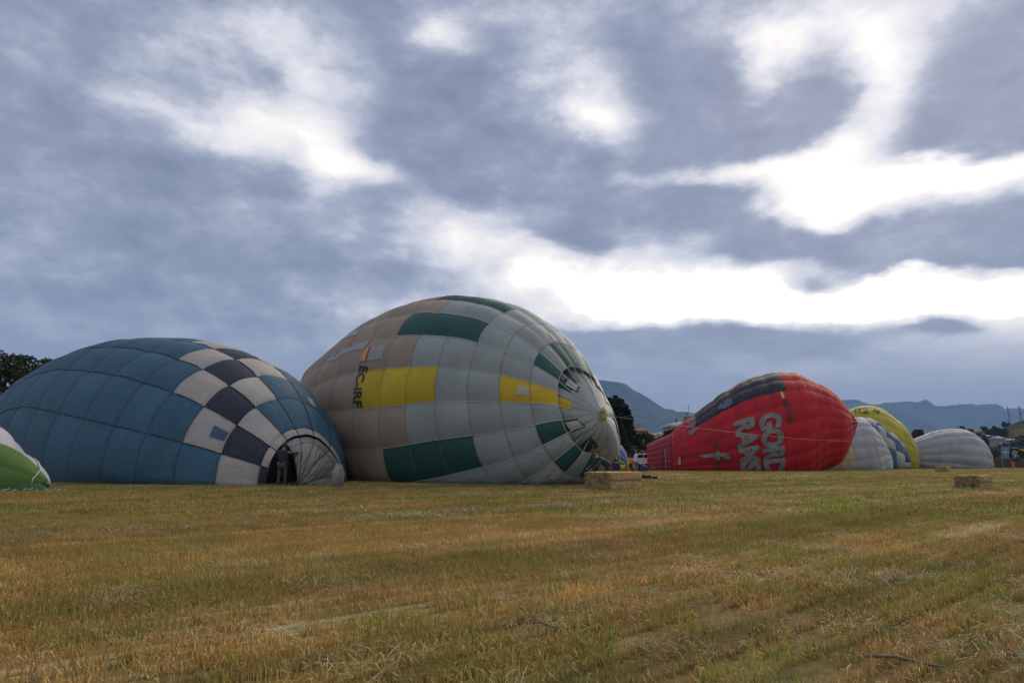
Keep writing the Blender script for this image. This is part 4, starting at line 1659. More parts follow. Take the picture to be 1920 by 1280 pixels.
def broad_tree(x, y, z0, h, w, label, mat, seed, n=3500, size=.22, cat='tree', group=None, low=.25, name='broadleaf_tree'):
    rnd = random.Random(seed)
    root = empty(name, (x, y, z0), 0, label, cat, group)
    mb = MB()
    th = h * .5
    mb.tube([(0, 0, -.1), (w * .02, 0, th * .5), (-w * .02, 0, th), (0, 0, h * .8)], [h * .028, h * .022, h * .014, h * .004], 7)
    for k in range(7):
        a = k * 2.4 + rnd.random()
        b = h * rnd.uniform(.28, .6)
        r = w * rnd.uniform(.25, .4)
        mb.tube([(0, 0, b), (r * .5 * math.cos(a), r * .5 * math.sin(a), b + h * .10), (r * math.cos(a), r * math.sin(a), b + h * rnd.uniform(.16, .28))], [h * .012, h * .008, h * .003], 5)
    mb.build('trunk', M_BARK, root, True)
    bl = []
    nb = 20
    for k in range(nb):
        t = rnd.random()
        zz = h * (low + (1 - low) * (.10 + .80 * t))
        rr = w * .5 * math.sqrt(max(1 - ((t - .38) / .68) ** 2, .05)) * rnd.uniform(.35, .85)
        a = rnd.uniform(0, 6.28)
        s = w * rnd.uniform(.10, .22)
        bl.append((rr * math.cos(a), rr * math.sin(a), zz, s, s, s * rnd.uniform(.6, 1.0)))
    bl.append((0, 0, h * (low + (1 - low) * .5), w * .25, w * .25, h * (1 - low) * .35))
    V, F = leaves(bl, n, size, rnd)
    pymesh('crown', V, F, mat, root)
    return root


def conifer(x, y, z0, h, w, label, seed, n=5200, size=.36, group=None):
    rnd = random.Random(seed)
    root = empty('conifer_tree', (x, y, z0), 0, label, 'tree', group)
    MB().tube([(0, 0, -.1), (0, 0, h * .55), (0, 0, h * .98)], [h * .02, h * .012, h * .002], 7).build('trunk', M_BARK, root, True)
    V, F = [], []
    tiers = 26
    for k in range(tiers):
        t = k / tiers
        z = h * (.06 + .93 * t)
        r = w * .5 * (1 - t) ** .95 * rnd.uniform(.6, 1.2) + .12
        for q in range(max(5, int(13 * (1 - t) + 4))):
            a = rnd.uniform(0, 6.28)
            rr = r * rnd.uniform(.55, 1.05)
            for s_ in range(max(2, int(n / tiers / 13))):
                f = (s_ + rnd.random()) / max(2, int(n / tiers / 13))
                c = Vector((rr * f * math.cos(a), rr * f * math.sin(a), z - rr * f * .18 + rnd.uniform(-.25, .25)))
                s = size * rnd.uniform(.6, 1.4)
                M = Matrix.Rotation(a + rnd.uniform(-.6, .6), 3, 'Z') @ Matrix.Rotation(rnd.uniform(-.7, .7), 3, 'X')
                i = len(V)
                V += [c + M @ Vector((-s, -s * .35, 0)), c + M @ Vector((s, -s * .25, -s * .2)), c + M @ Vector((s * .9, s * .3, s * .1)), c + M @ Vector((-s, s * .3, s * .25))]
                F.append((i, i + 1, i + 2, i + 3))
    pymesh('crown', V, F, L_CON, root)
    return root


def px_tree(fn, px, topy, Y, wpx, *a, zb=0, **k):
    t = at(px, topy, Y)
    return fn(t.x, Y, zb, (t.z - zb) * (1.07 if fn is broad_tree else 1.0), wpx / 1280 * Y, *a, **k)


# the tree behind the blue balloon, and its lower neighbour
px_tree(broad_tree, 20, 652, 75, 150, 'tall dark tree rising behind the blue balloon at the left edge', L_DARK, 1, n=9000, size=.16)
px_tree(broad_tree, 80, 676, 78, 50, 'slim tree top peeping over the blue balloon', L_OLIVE, 2, n=2400, size=.16)
px_tree(broad_tree, -60, 690, 76, 130, 'broad dark tree at the far left, mostly outside the picture', L_DARK, 3, n=4000, size=.18)
# dark conifers right of the largest balloon
for px, ty, Y, wp, sd, lb in ((1140, 742, 118, 60, 11, 'leftmost of the dark conifers beside the largest balloon'), (1153, 738, 122, 66, 12, 'tallest of the dark conifers, pointed top'),
                              (1166, 745, 124, 60, 13, 'dark conifer with a pointed top, right of the tallest one'), (1178, 766, 120, 46, 14, 'shorter dark conifer beside the tile roofed house'),
                              (1128, 752, 126, 30, 15, 'dark conifer half hidden by the edge of the largest balloon'), (1158, 772, 114, 84, 16, 'low wide dark conifer in front of the taller ones')):
    px_tree(conifer, px, ty, Y, wp, lb, sd, group='dark conifers beside the largest balloon', zb=.5)
px_tree(broad_tree, 1152, 752, 119, 62, 'dense rounded dark tree filling the gap between the conifers', L_CON, 17, n=5200, size=.3, low=.02, zb=.5)
px_tree(broad_tree, 1172, 778, 117, 52, 'lower rounded dark tree at the right foot of the conifers', L_CON, 18, n=4200, size=.3, low=.02, zb=.5)
hb = 'bushes behind the white pickup'
for px, ty, Y, wp, sd, mt, lb in ((1150, 828, 112, 50, 21, L_DARK, 'dark bush under the conifers'), (1172, 822, 114, 44, 22, L_OLIVE, 'olive bush left of the white pickup'),
                                  (1196, 814, 118, 40, 23, L_DARK, 'dark bush below the tile roofed house'), (1216, 812, 122, 36, 24, L_OLIVE, 'olive bush right below the tile roofed house'),
                                  (1236, 818, 120, 40, 25, L_YEL, 'yellowish bush left of the red balloon'), (1258, 806, 126, 44, 26, L_DARK, 'dark round bush left of the flat roofed building'),
                                  (1282, 800, 130, 40, 27, L_DARK, 'dark bush in front of the flat roofed building'), (1205, 846, 108, 60, 28, L_OLIVE, 'low hedge bush just behind the white pickup'),
                                  (1245, 842, 110, 60, 29, L_OLIVE, 'low hedge bush behind the scoop of the red balloon'), (1178, 848, 107, 40, 30, L_DARK, 'low dark bush left of the white pickup')):
    px_tree(broad_tree, px, ty, Y, wp, lb, mt, sd, n=2400, size=.26, cat='bush', group=hb, low=.02, zb=.4, name='bush')
px_tree(broad_tree, 1722, 808, 260, 34, 'small dark tree between the yellow balloon and the far right grey one', L_DARK, 31, n=1800, size=.5, low=.1)
for px, ty, Y, wp, sd, lb in ((1806, 800, 470, 30, 41, 'round dark tree on the skyline above the far grey balloon'), (1818, 804, 480, 18, 42, 'small tree right of the round one on the skyline'),
                              (1845, 799, 520, 26, 43, 'left end tree of the dark wood on the hillside'), (1858, 801, 520, 26, 44, 'second tree of the dark wood on the hillside'),
                              (1868, 800, 525, 24, 45, 'third tree of the dark wood on the hillside'), (1879, 802, 520, 20, 46, 'right end tree of the dark wood on the hillside'),
                              (1882, 791, 620, 6, 47, 'thin lone tree on the hilltop left of the first mast'), (1890, 793, 620, 8, 48, 'small tree at the foot of the first mast'),
                              (1850, 818, 420, 30, 49, 'dark tree left of the grey hip roofed house'), (1832, 812, 430, 26, 50, 'dark tree below the red roofed farmhouse'),
                              (1905, 820, 300, 50, 51, 'wide dark tree above the flags'), (1930, 815, 310, 50, 52, 'dark tree at the right edge above the flags'), (1885, 832, 290, 40, 53, 'dark shrubby tree behind the light blue flag'),
                              (1862, 838, 280, 26, 54, 'dry yellowish tree left of the flags'), (1918, 838, 270, 40, 55, 'dark shrub right behind the flags')):
    t = at(px, ty, Y)
    zb = slope_h(t.x, Y) if Y > 330 else 0
    if t.z - zb < 3:
        zb = t.z - 5
    px_tree(broad_tree, px, ty, Y, wp, lb, L_YEL if sd == 54 else L_DARK, sd, n=1300, size=.8 if Y > 400 else .5, group='trees on the far hillside', low=.05, zb=max(zb, 0))

# ------------------------------------------------------------------ buildings
M_WALL_TAN = plain('brick_tan', (.25, .17, .12), .85, .15, .6)
M_WALL_GREY = plain('grey_render', (.24, .23, .20), .85, .12, .5)
M_WALL_PALE = plain('pale_render', (.30, .29, .275), .85, .12, .5)
M_TILE = plain('roof_tiles', (.17, .07, .045), .85, .25, 2.5)
M_ROOFG = plain('grey_roof', (.22, .22, .22), .8, .15, 1.5)
M_GLASS = plain('dark_window', (.03, .04, .05), .15, .1)
M_FRAME_W = plain('white_frame', (.6, .6, .58), .5)
M_METAL = plain('dark_metal', (.06, .06, .065), .5, .1, 5, .6)


def hip_roof(root, cx, cy, z, sx, sy, h, mat, over=.5, ridge_k=.35):
    a, b = sx / 2 + over, sy / 2 + over
    V = [(cx - a, cy - b, z), (cx + a, cy - b, z), (cx + a, cy + b, z), (cx - a, cy + b, z), (cx - a * ridge_k, cy, z + h), (cx + a * ridge_k, cy, z + h),
         (cx - a, cy - b, z - .22), (cx + a, cy - b, z - .22), (cx + a, cy + b, z - .22), (cx - a, cy + b, z - .22)]
    F = [(0, 1, 5, 4), (1, 2, 5), (2, 3, 4, 5), (3, 0, 4), (0, 6, 7, 1), (1, 7, 8, 2), (2, 8, 9, 3), (3, 9, 6, 0), (6, 9, 8, 7)]
    return pymesh('roof', V, F, mat, root)


def windows(root, xs, zs, y, w, h, frame=M_FRAME_W):
    for z in zs:
        for x in xs:
            f = MB().box(x, y, z, w + .16, .10, h + .16).build('window', frame, root)
            MB().box(x, y - .055, z, w, .03, h).build('pane', M_GLASS, f)


# tile roofed house beside the conifers
p = at(1198, 812, 210)
hs = empty('house', (p.x - .6, 212, 0), R(-14), 'brown brick house with stepped red tile roofs beside the conifers', 'house')
MB().box(0, 0, 4.5, 5.8, 7, 9).build('wall', M_WALL_TAN, hs)
MB().box(-3.9, .4, 3.6, 2.0, 6, 7.2).build('side_wall', M_WALL_PALE, hs)
hip_roof(hs, 0, 0, 11.2 - .4, 5.8, 7, 1.5, M_TILE, .9)
MB().box(0, 0, 9.9, 5.5, 6.7, 1.85).build('upper_wall', M_WALL_TAN, hs)
MB().box(-2.1, 0, 12.0, 2.6, 4, 2.4).build('tower_wall', M_WALL_TAN, hs)
hip_roof(hs, -2.1, 0, 13.3, 2.6, 4, .7, M_TILE, .6)
windows(hs, (-1.4, 1.2), (2.2, 5.2, 8.2), -3.53, .9, 1.3)
for x in (-2.6, 0, 2.6):
    MB().box(x, -3.56, 4.5, .25, .2, 8.8).build('pilaster', M_WALL_TAN, hs)
MB().box(-1.2, -3.9, 4.0, 2.6, .8, .15).build('balcony', M_FRAME_W, hs)
MB().box(.9, 0, 12.6, .5, .5, 1.0).build('chimney', M_WALL_TAN, hs)
# flat roofed block behind the red balloon
p = at(1283, 800, 240)
bk = empty('apartment_building', (p.x + 1, 243, 0), R(6), 'grey flat roofed building with an aerial, partly behind the red balloon', 'building')
MB().box(0, 0, 6.9, 13, 9, 13.8).build('wall', M_WALL_GREY, bk)
MB().box(0, 0, 13.95, 14.6, 10.4, .3).build('cornice', M_FRAME_W, bk)
hip_roof(bk, 0, 0, 14.35, 13.2, 9.4, 1.3, M_ROOFG, .2)
MB().box(2.6, 0, 16.2, 4.6, 4, 2.7).build('stair_tower', M_WALL_TAN, bk)
MB().box(2.6, 0, 17.65, 5.2, 4.6, .25).build('tower_cornice', M_FRAME_W, bk)
windows(bk, (-4.6, -2.0, .6, 3.2), (4, 7.6, 11.4), -4.54, 1.0, 1.4)
for x, h in ((-3, 1.2), (.9, 1.0), (4.3, 1.0)):
    MB().tube([(x, 0, 15 if x < 0 else 17.6), (x, 0, (15.6 if x < 0 else 17.8) + h)], .25, 8).build('chimney', M_METAL, bk)
mb = MB().tube([(1.6, 0, 17.6), (1.6, 0, 21.5)], .07, 5)
for z in (20.2, 20.8, 21.3):
    mb.box(1.6, 0, z, 1.4, .05, .06)
mb.build('aerial', M_METAL, bk)
# farm buildings on the hill
for px, ty, Y, w, d, hh, rh, wm, rm, lb in ((1869, 817, 400, 5.2, 6, 2.4, 1.6, M_WALL_PALE, M_ROOFG, 'small pale house with a grey hip roof above the light blue flag'),
                                             (1832, 806, 520, 9, 6, 2.0, 1.4, M_WALL_PALE, M_TILE, 'red roofed farmhouse on the hillside left of the dark wood'),
                                             (1890, 822, 430, 9, 6, 2.2, 1.0, M_WALL_GREY, M_ROOFG, 'long low grey roofed shed right of the hip roofed house'),
                                             (1848, 815, 470, 7, 5, 2.0, 1.0, M_WALL_GREY, M_ROOFG, 'low grey farm building left of the hip roofed house'),
                                             (1905, 797, 640, 7, 5, 2.4, 1.0, M_WALL_PALE, M_TILE, 'pale building at the foot of the tall masts')):
    t = at(px, ty, Y)
    zb = max(t.z - hh - rh, 0)
    h_ = empty('house', (t.x, Y, zb), R(random.Random(px).uniform(-20, 20)), lb, 'house', 'houses on the far hillside')
    MB().box(0, 0, hh / 2 - 1.5, w, d, hh + 3).build('wall', wm, h_)
    hip_roof(h_, 0, 0, hh, w, d, rh, rm, .5)
    windows(h_, (-w * .3, 0, w * .3), (hh * .5,), -d / 2 - .03, .8, .9)
# distant town, pale walls among trees
tw = random.Random(4)
for k in range(9):
    px = (1216 + k * 4.2) if k < 9 else (1224 + (k - 9) * 5)
    Y = 900 + tw.uniform(-150, 250)
    t = at(px, tw.uniform(812, 828), Y)
    z_ = t.z
    h_ = empty('town_house', (t.x, Y, 0), R(tw.uniform(-30, 30)), 'tiny pale house of the distant town, left of the red balloon', 'house', 'distant town houses between the bushes and the red balloon')
    w = tw.uniform(7, 13)
    MB().box(0, 0, z_ / 2, w, 9, z_).build('wall', tw.choice([M_WALL_PALE, M_WALL_GREY, M_WALL_PALE]), h_)
    hip_roof(h_, 0, 0, z_ + .2, w, 9, 2.2, tw.choice([M_TILE, M_ROOFG]), .5)

# masts
M_MAST_R = plain('mast_red', (.14, .06, .055), .6)
M_MAST_W = plain('mast_white', (.25, .25, .26), .6)
for px, ty, w, lb in ((1889, 761, 1.0, 'left and thinner of the two red and white radio masts'), (1910.5, 760, 1.5, 'right and thicker of the two red and white radio masts')):
    Y = 640
    top = at(px, ty, Y)
    z0 = slope_h(top.x, Y) - 1
    rt = empty('radio_mast', (top.x, Y, z0), 0, lb, 'mast', 'red and white radio masts on the hill')
    H_m = top.z - z0
    nseg = 7
    for s_ in range(nseg):
        mb = MB()
        za, zb = H_m * s_ / nseg, H_m * (s_ + 1) / nseg
        for q in range(3):
            a = q * 2.094
            a2 = (q + 1) * 2.094
            mb.tube([(w * .5 * math.cos(a), w * .5 * math.sin(a), za), (w * .5 * math.cos(a), w * .5 * math.sin(a), zb)], .12, 4)
            for u_ in range(3):
                z1 = za + (zb - za) * u_ / 3
                z2 = za + (zb - za) * (u_ + 1) / 3
                mb.tube([(w * .5 * math.cos(a), w * .5 * math.sin(a), z1), (w * .5 * math.cos(a2), w * .5 * math.sin(a2), z2)], .08, 3)
        mb.build('mast_section', M_MAST_R if s_ % 2 else M_MAST_W, rt)
    MB().tube([(w * .4, -.3, H_m * .55), (w * .4 + .1, -.9, H_m * .55)], [.7, .8], 10).build('dish', M_MAST_W, rt, True)

# ------------------------------------------------------------------ boundary wall, flags
M_BROWN = plain('brown_wall', (.075, .055, .042), .9, .3, 1.2)
M_GREYW = plain('grey_wall_cap', (.16, .15, .14), .9)
x0_, x1_ = 1858, 2150
pa, pb = at(x0_, 870, 168), at(x1_, 870, 150)
rt = empty('boundary_wall', (pa.x, pa.y, 0), math.atan2(pb.y - pa.y, pb.x - pa.x), 'long dark brown wall along the far edge of the field behind the flags', 'wall')
Lw = math.hypot(pb.x - pa.x, pb.y - pa.y)
nseg = 12
for k in range(nseg):
    MB().box((k + .5) * Lw / nseg, 0, 1.05, Lw / nseg - .12, .25, 2.1).build('panel', M_BROWN, rt)
for k in range(nseg + 1):
    MB().box(k * Lw / nseg, 0, 1.2, .3, .35, 2.4).build('post', M_GREYW, rt)
MB().box(Lw / 2, 0, 2.16, Lw, .3, .1).build('capping', M_GREYW, rt)


def cloth(w, h, nx, ny, amp, seed, skew=0):
    V, F = [], []
    for j in range(ny + 1):
        for i in range(nx + 1):
            x = w * i / nx
            z = -h * j / ny
            y = amp * math.sin(i * .9 + seed) * (j / ny + .2) + amp * .6 * math.sin(j * .8 + i * .4 + seed)
            V.append((x + skew * z, y, z - .04 * math.sin(math.pi * i / nx)))
    for j in range(ny):
        for i in range(nx):
            a = j * (nx + 1) + i
            F.append((a, a + 1, a + nx + 2, a + nx + 1))
    o = (V, F)
    return o


M_FLAGB = plain('flag_light_blue', (.05, .20, .42), .7, .1)
M_FLAGK = plain('flag_black', (.012, .012, .013), .7, .1)
M_FLAGO = plain('flag_orange', (.55, .28, .03), .7, .1)
M_FLAGW = plain('flag_white_print', (.62, .60, .60), .7, .05)
M_FLAGY = plain('flag_cross_yellow', (.62, .55, .16), .7, .05)
YF = 118
k_ = YF / 1280
# line the flags hang from
pL, pR = at(1876, 835.5, YF), at(1935, 841, YF)
fl = empty('flag_line', (pL.x, YF, 0), 0, 'thin cord between two poles that the flags hang from', 'rope')
MB().tube([(0, 0, pL.z), ((pR.x - pL.x) / 2, 0, (pL.z + pR.z) / 2 - .05), (pR.x - pL.x, 0, pR.z)], .02, 5).build('cord', M_METAL, fl)
for x in (-.15, pR.x - pL.x):
    MB().tube([(x, 0, 0), (x, 0, pL.z + .1)], .03, 6).build('pole', M_METAL, fl)
p = at(1877, 836, YF)
V, F = cloth(16.5 * k_, 22 * k_, 8, 10, .04, 1, .20)
rt = empty('flag', (p.x, YF, p.z), 0, 'light blue flag with a yellow cross hanging at the right', 'flag')
pymesh('flag_cloth', V, F, M_FLAGB, rt, True)
W_, H_f = 16.5 * k_, 22 * k_


def cross_pt(a, b):
    z = -H_f * b
    return (W_ * a + .20 * z, -.10, z)


mb = MB()


def flat(mb, poly, y=-.10, th=.02):
    mb.prism([(p_[0], p_[2]) for p_ in poly], y - th, y)


# cross with splayed arms
cx_, cz_ = .5, .5
for (da, db) in ((1, 0), (-1, 0), (0, 1), (0, -1)):
    L_ = .36 if da else .31
    wd0, wd1 = .035, .085
    pts = []
    for s_, w_ in ((0.02, wd0), (L_ * .7, wd0 * 1.2), (L_, wd1)):
        pts.append((cx_ + da * s_ + db * w_, cz_ + db * s_ * .8 + da * w_ * .8))
    for s_, w_ in ((L_, wd1), (L_ * .7, wd0 * 1.2), (0.02, wd0)):
        pts.append((cx_ + da * s_ - db * w_, cz_ + db * s_ * .8 - da * w_ * .8))
    flat(mb, [cross_pt(*q) for q in pts])
flat(mb, [cross_pt(cx_ + .07 * math.cos(a), cz_ + .055 * math.sin(a)) for a in np.linspace(0, 2 * math.pi, 9)[:-1]], -.122)
for sx_ in (-1, 1):
    flat(mb, [cross_pt(cx_ + sx_ * .17 + .035 * math.cos(a), cz_ + .10 + .028 * math.sin(a)) for a in np.linspace(0, 2 * math.pi, 7)[:-1]])
mb.build('cross', M_FLAGY, rt)
p = at(1894.5, 839, YF)
V, F = cloth(13.5 * k_, 25 * k_, 8, 10, .035, 4, .02)
rt = empty('flag', (p.x, YF, p.z), 0, 'black flag with a curled white emblem, right of the light blue one', 'flag')
pymesh('flag_cloth', V, F, M_FLAGK, rt, True)
mb = MB()
W2, H2 = 13.5 * k_, 25 * k_


def arc(cx, cz, r, a0, a1, th, y=-.09):
    pts = [((cx + r * math.cos(a)) * W2, y, -(cz - r * math.sin(a) * .55) * H2) for a in np.linspace(a0, a1, 14)]
    mb.tube(pts, th, 5)


arc(.42, .42, .30, 1.2, 4.6, .055)
arc(.50, .42, .14, 0, 5.2, .05)
mb.tube([(.62 * W2, -.09, -.40 * H2), (.9 * W2, -.09, -.26 * H2)], [.07, .04], 5)
mb.tube([(.62 * W2, -.09, -.5 * H2), (.28 * W2, -.09, -.78 * H2)], [.07, .04], 5)
mb.tube([(.70 * W2, -.09, -.52 * H2), (.88 * W2, -.09, -.62 * H2), (.72 * W2, -.09, -.74 * H2)], [.05, .06, .04], 5)
mb.tube([(.5 * W2, -.09, -.22 * H2), (.52 * W2, -.09, -.14 * H2)], [.06, .02], 5)
mb.build('emblem', M_FLAGW, rt)
MB().tube([(.1 * W2, -.02, -.01), (.95 * W2, -.03, -.05)], .035, 5).build('hem', M_FLAGW, rt)
p = at(1909, 841, YF)
V, F = cloth(22 * k_, 8 * k_, 8, 5, .05, 2, 0)
V = [(v[0], v[1], v[2] * (v[0] / (22 * k_)) ** .8) for v in V]
rt = empty('flag', (p.x, YF, p.z), 0, 'orange yellow flag cut by the right edge', 'flag')
pymesh('flag_cloth', V, F, M_FLAGO, rt, True)
p = at(1895.5, 864, YF)
rt = empty('streamer', (p.x, YF, 0), 0, 'narrow orange red streamer hanging below the black flag', 'streamer')
V, F = cloth(4.2 * k_, 16 * k_, 4, 8, .04, 3, -.05)
pymesh('streamer_cloth', [(v[0], v[1], v[2] + p.z + .1) for v in V], F, plain('flag_orange_red', (.50, .08, .03), .7), rt, True)

# ------------------------------------------------------------------ straw bales
def bale_mat(name, dark_axis):
    """pressed sides golden, the faces of cut stalk ends darker and streaked upright"""
    m, nt, b_, out_ = new_mat(name)
    tcn = nt.nodes.new('ShaderNodeTexCoord')
    pos, nor = tcn.outputs['Object'], tcn.outputs['Normal']
    n1 = noise_node(nt, 13, 7, .8, pos, .8)
    mp = nt.nodes.new('ShaderNodeMapping')
    mp.inputs['Scale'].default_value = (7, 7, 1.6) if dark_axis else (7, 7, 1.6)
    nt.links.new(pos, mp.inputs[0])
    n2 = noise_node(nt, 2.2, 6, .8, mp.outputs[0], 1.2)
    mp3 = nt.nodes.new('ShaderNodeMapping')
    mp3.inputs['Scale'].default_value = (2, 2, 16)
    mp3.inputs['Rotation'].default_value = (.15, .2, 0)
    nt.links.new(pos, mp3.inputs[0])
    n3 = noise_node(nt, 2.0, 6, .8, mp3.outputs[0], 1.0)
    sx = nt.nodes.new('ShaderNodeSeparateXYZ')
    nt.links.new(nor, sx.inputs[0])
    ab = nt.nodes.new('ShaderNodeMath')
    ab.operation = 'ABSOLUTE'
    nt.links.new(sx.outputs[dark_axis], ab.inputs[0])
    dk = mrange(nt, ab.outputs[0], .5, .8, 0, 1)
    ad = nt.nodes.new('ShaderNodeMath')
    ad.operation = 'ADD'
    nt.links.new(n1.outputs['Fac'], ad.inputs[0])
    nt.links.new(n3.outputs['Fac'], ad.inputs[1])
    side = mixc(nt, mrange(nt, ad.outputs[0], .82, 1.18, 0, 1), (.28, .16, .055), (.92, .64, .26))
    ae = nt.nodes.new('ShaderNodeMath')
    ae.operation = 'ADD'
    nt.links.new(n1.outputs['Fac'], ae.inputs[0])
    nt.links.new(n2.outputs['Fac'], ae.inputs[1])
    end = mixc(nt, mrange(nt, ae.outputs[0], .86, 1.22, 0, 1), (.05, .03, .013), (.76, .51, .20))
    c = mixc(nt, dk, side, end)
    nt.links.new(c, b_.inputs['Base Color'])
    b_.inputs['Roughness'].default_value = .9
    bp = nt.nodes.new('ShaderNodeBump')
    bp.inputs['Strength'].default_value = 1
    bp.inputs['Distance'].default_value = .05
    nt.links.new(ae.outputs[0], bp.inputs['Height'])
    nt.links.new(bp.outputs[0], b_.inputs['Normal'])
    return m


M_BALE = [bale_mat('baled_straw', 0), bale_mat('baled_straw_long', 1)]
M_BALEST = plain('bale_straw_ends', (.60, .45, .22), .85, .4, 25)
M_BALEDK = plain('bale_straw_dark', (.15, .09, .04), .9, .4, 25)


def bale(x, y, z, sx, sy, sz, rz, label, seed, group='straw bales on the stubble', grooves=(0.52,), dark=0):
    rnd = random.Random(seed)
    root = empty('straw_bale', (x, y, z), rz, label, 'straw bale', group)
    bm = bmesh.new()
    bmesh.ops.create_cube(bm, size=1)
    bmesh.ops.subdivide_edges(bm, edges=bm.edges[:], cuts=22, use_grid_fill=True)
    for v in bm.verts:
        p = Vector((v.co.x * sx, v.co.y * sy, (v.co.z + .5) * sz))
        # rounded edges
        k = [abs(v.co.x) * 2, abs(v.co.y) * 2, abs(v.co.z) * 2]
        k.sort()
        rnd_ = max(0, k[1] - .9) * .22
        d = Vector((v.co.x, v.co.y, v.co.z))
        p = p - Vector((d.x * sx, d.y * sy, d.z * sz)) * rnd_
        nn = noise.noise_vector(Vector((p.x * 5 + seed, p.y * 5, p.z * 5))) * .022 + noise.noise_vector(Vector((p.x * 17, p.y * 17 + seed, p.z * 17))) * .016
        p = p + nn
        for g_ in grooves:       # the press line round the end
            e_ = math.exp(-((p.z / sz - g_) / .04) ** 2)
            if abs(v.co[1 - dark]) > .498:
                p[1 - dark] -= math.copysign(.06 * e_, p[1 - dark])
        if abs(v.co[dark]) > .498:   # flakes pressed one after the other
            e_ = abs(math.sin(p[1 - dark] * 5.5 + seed))
            p[dark] -= math.copysign(.035 * (1 - e_) ** 2, p[dark])
        p.z = max(p.z, .0)
        v.co = p
    me = bpy.data.meshes.new('straw_block')
    bm.to_mesh(me)
    bm.free()
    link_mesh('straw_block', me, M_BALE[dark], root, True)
    for mat_, nst in ((M_BALEST, 700), (M_BALEDK, 700)):
        V, F = [], []
        for _ in range(nst):
            f = rnd.randrange(5)
            a, b = rnd.uniform(-.5, .5), rnd.uniform(-.5, .5)
            if f == 0:
                p, n = Vector((a * sx, b * sy, sz)), Vector((0, 0, 1))
            elif f < 3:
                s_ = -1 if f == 1 else 1
                p, n = Vector((s_ * sx / 2, a * sy, (b + .5) * sz)), Vector((s_, 0, 0))
            else:
                s_ = -1 if f < 5 and rnd.random() < .7 else 1
                p, n = Vector((a * sx, s_ * sy / 2, (b + .5) * sz)), Vector((0, s_, 0))
            d = Vector((rnd.gauss(0, 1), rnd.gauss(0, 1), rnd.gauss(0, 1)))
            d = (d - n * d.dot(n) * .75)
            d.normalize()
            l = rnd.uniform(.03, .11)
            w = n.cross(d)
            if w.length < .1:
                continue
            w.normalize()
            w *= .0035
            q = p - n * .004
            i = len(V)
            V += [q - w, q + w, q + d * l + w + n * .012, q + d * l - w + n * .012]
            F.append((i, i + 1, i + 2, i + 3))
        o = pymesh('loose_straw_ends', V, F, mat_, root)
        o['kind'] = 'stuff'
    for yy in (-.22, .22):
        h_ = .5 + .004
        MB().tube([(-sx * h_, yy * sy, .02), (-sx * h_, yy * sy, sz * .99), (-sx * .45, yy * sy, sz + .012), (sx * .45, yy * sy, sz + .012), (sx * h_, yy * sy, sz * .99), (sx * h_, yy * sy, .02)], .004, 4).build('twine', plain('twine', (.45, .40, .28), .7) if 'twine' not in bpy.data.materials else bpy.data.materials['twine'], root)
    return root


def gnd(px, py):
    dx = (px - 960) / 1280.0
    dv = -(py - 640) / 1280.0
    y = math.cos(PITCH) - dv * math.sin(PITCH)
    z = math.sin(PITCH) + dv * math.cos(PITCH)
    t = -CAM_H / z
    return dx * t, y * t


gx, gy = gnd(1146, 921)
bale(gx + .24, gy + 1.12, 0, 1.65, 1.32, .66, R(38), 'nearest straw bale, left one, in front of the crew by the largest balloon', 1)
gx, gy = gnd(1843, 919)
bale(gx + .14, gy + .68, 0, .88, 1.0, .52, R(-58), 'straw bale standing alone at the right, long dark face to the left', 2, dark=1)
gx, gy = gnd(1777, 885)
bale(gx, gy + .8, 0, 1.0, 1.3, .66, R(30), 'smallest looking, farthest straw bale, in front of the far grey balloon', 3)

# ------------------------------------------------------------------ people
M_SKIN = plain('skin', (.36, .20, .14), .6, .05)


def skin_obj(name, verts, edges, radii, mat, parent, sub=2, root=0):
    me = bpy.data.meshes.new(name)
    me.from_pydata(verts, edges, [])
    o = link_mesh(name, me, mat, parent)
    if not me.skin_vertices:
        bm = bmesh.new()
        bm.from_mesh(me)
        bm.verts.layers.skin.verify()
        bm.to_mesh(me)
        bm.free()
    for i, r in enumerate(radii):
        sv = me.skin_vertices[0].data[i]
        sv.radius = r if isinstance(r, tuple) else (r, r)
        sv.use_root = i == root
    o.modifiers.new('skin', 'SKIN').use_smooth_shade = True
    s = o.modifiers.new('smooth', 'SUBSURF')
    s.levels = s.render_levels = sub
    return o


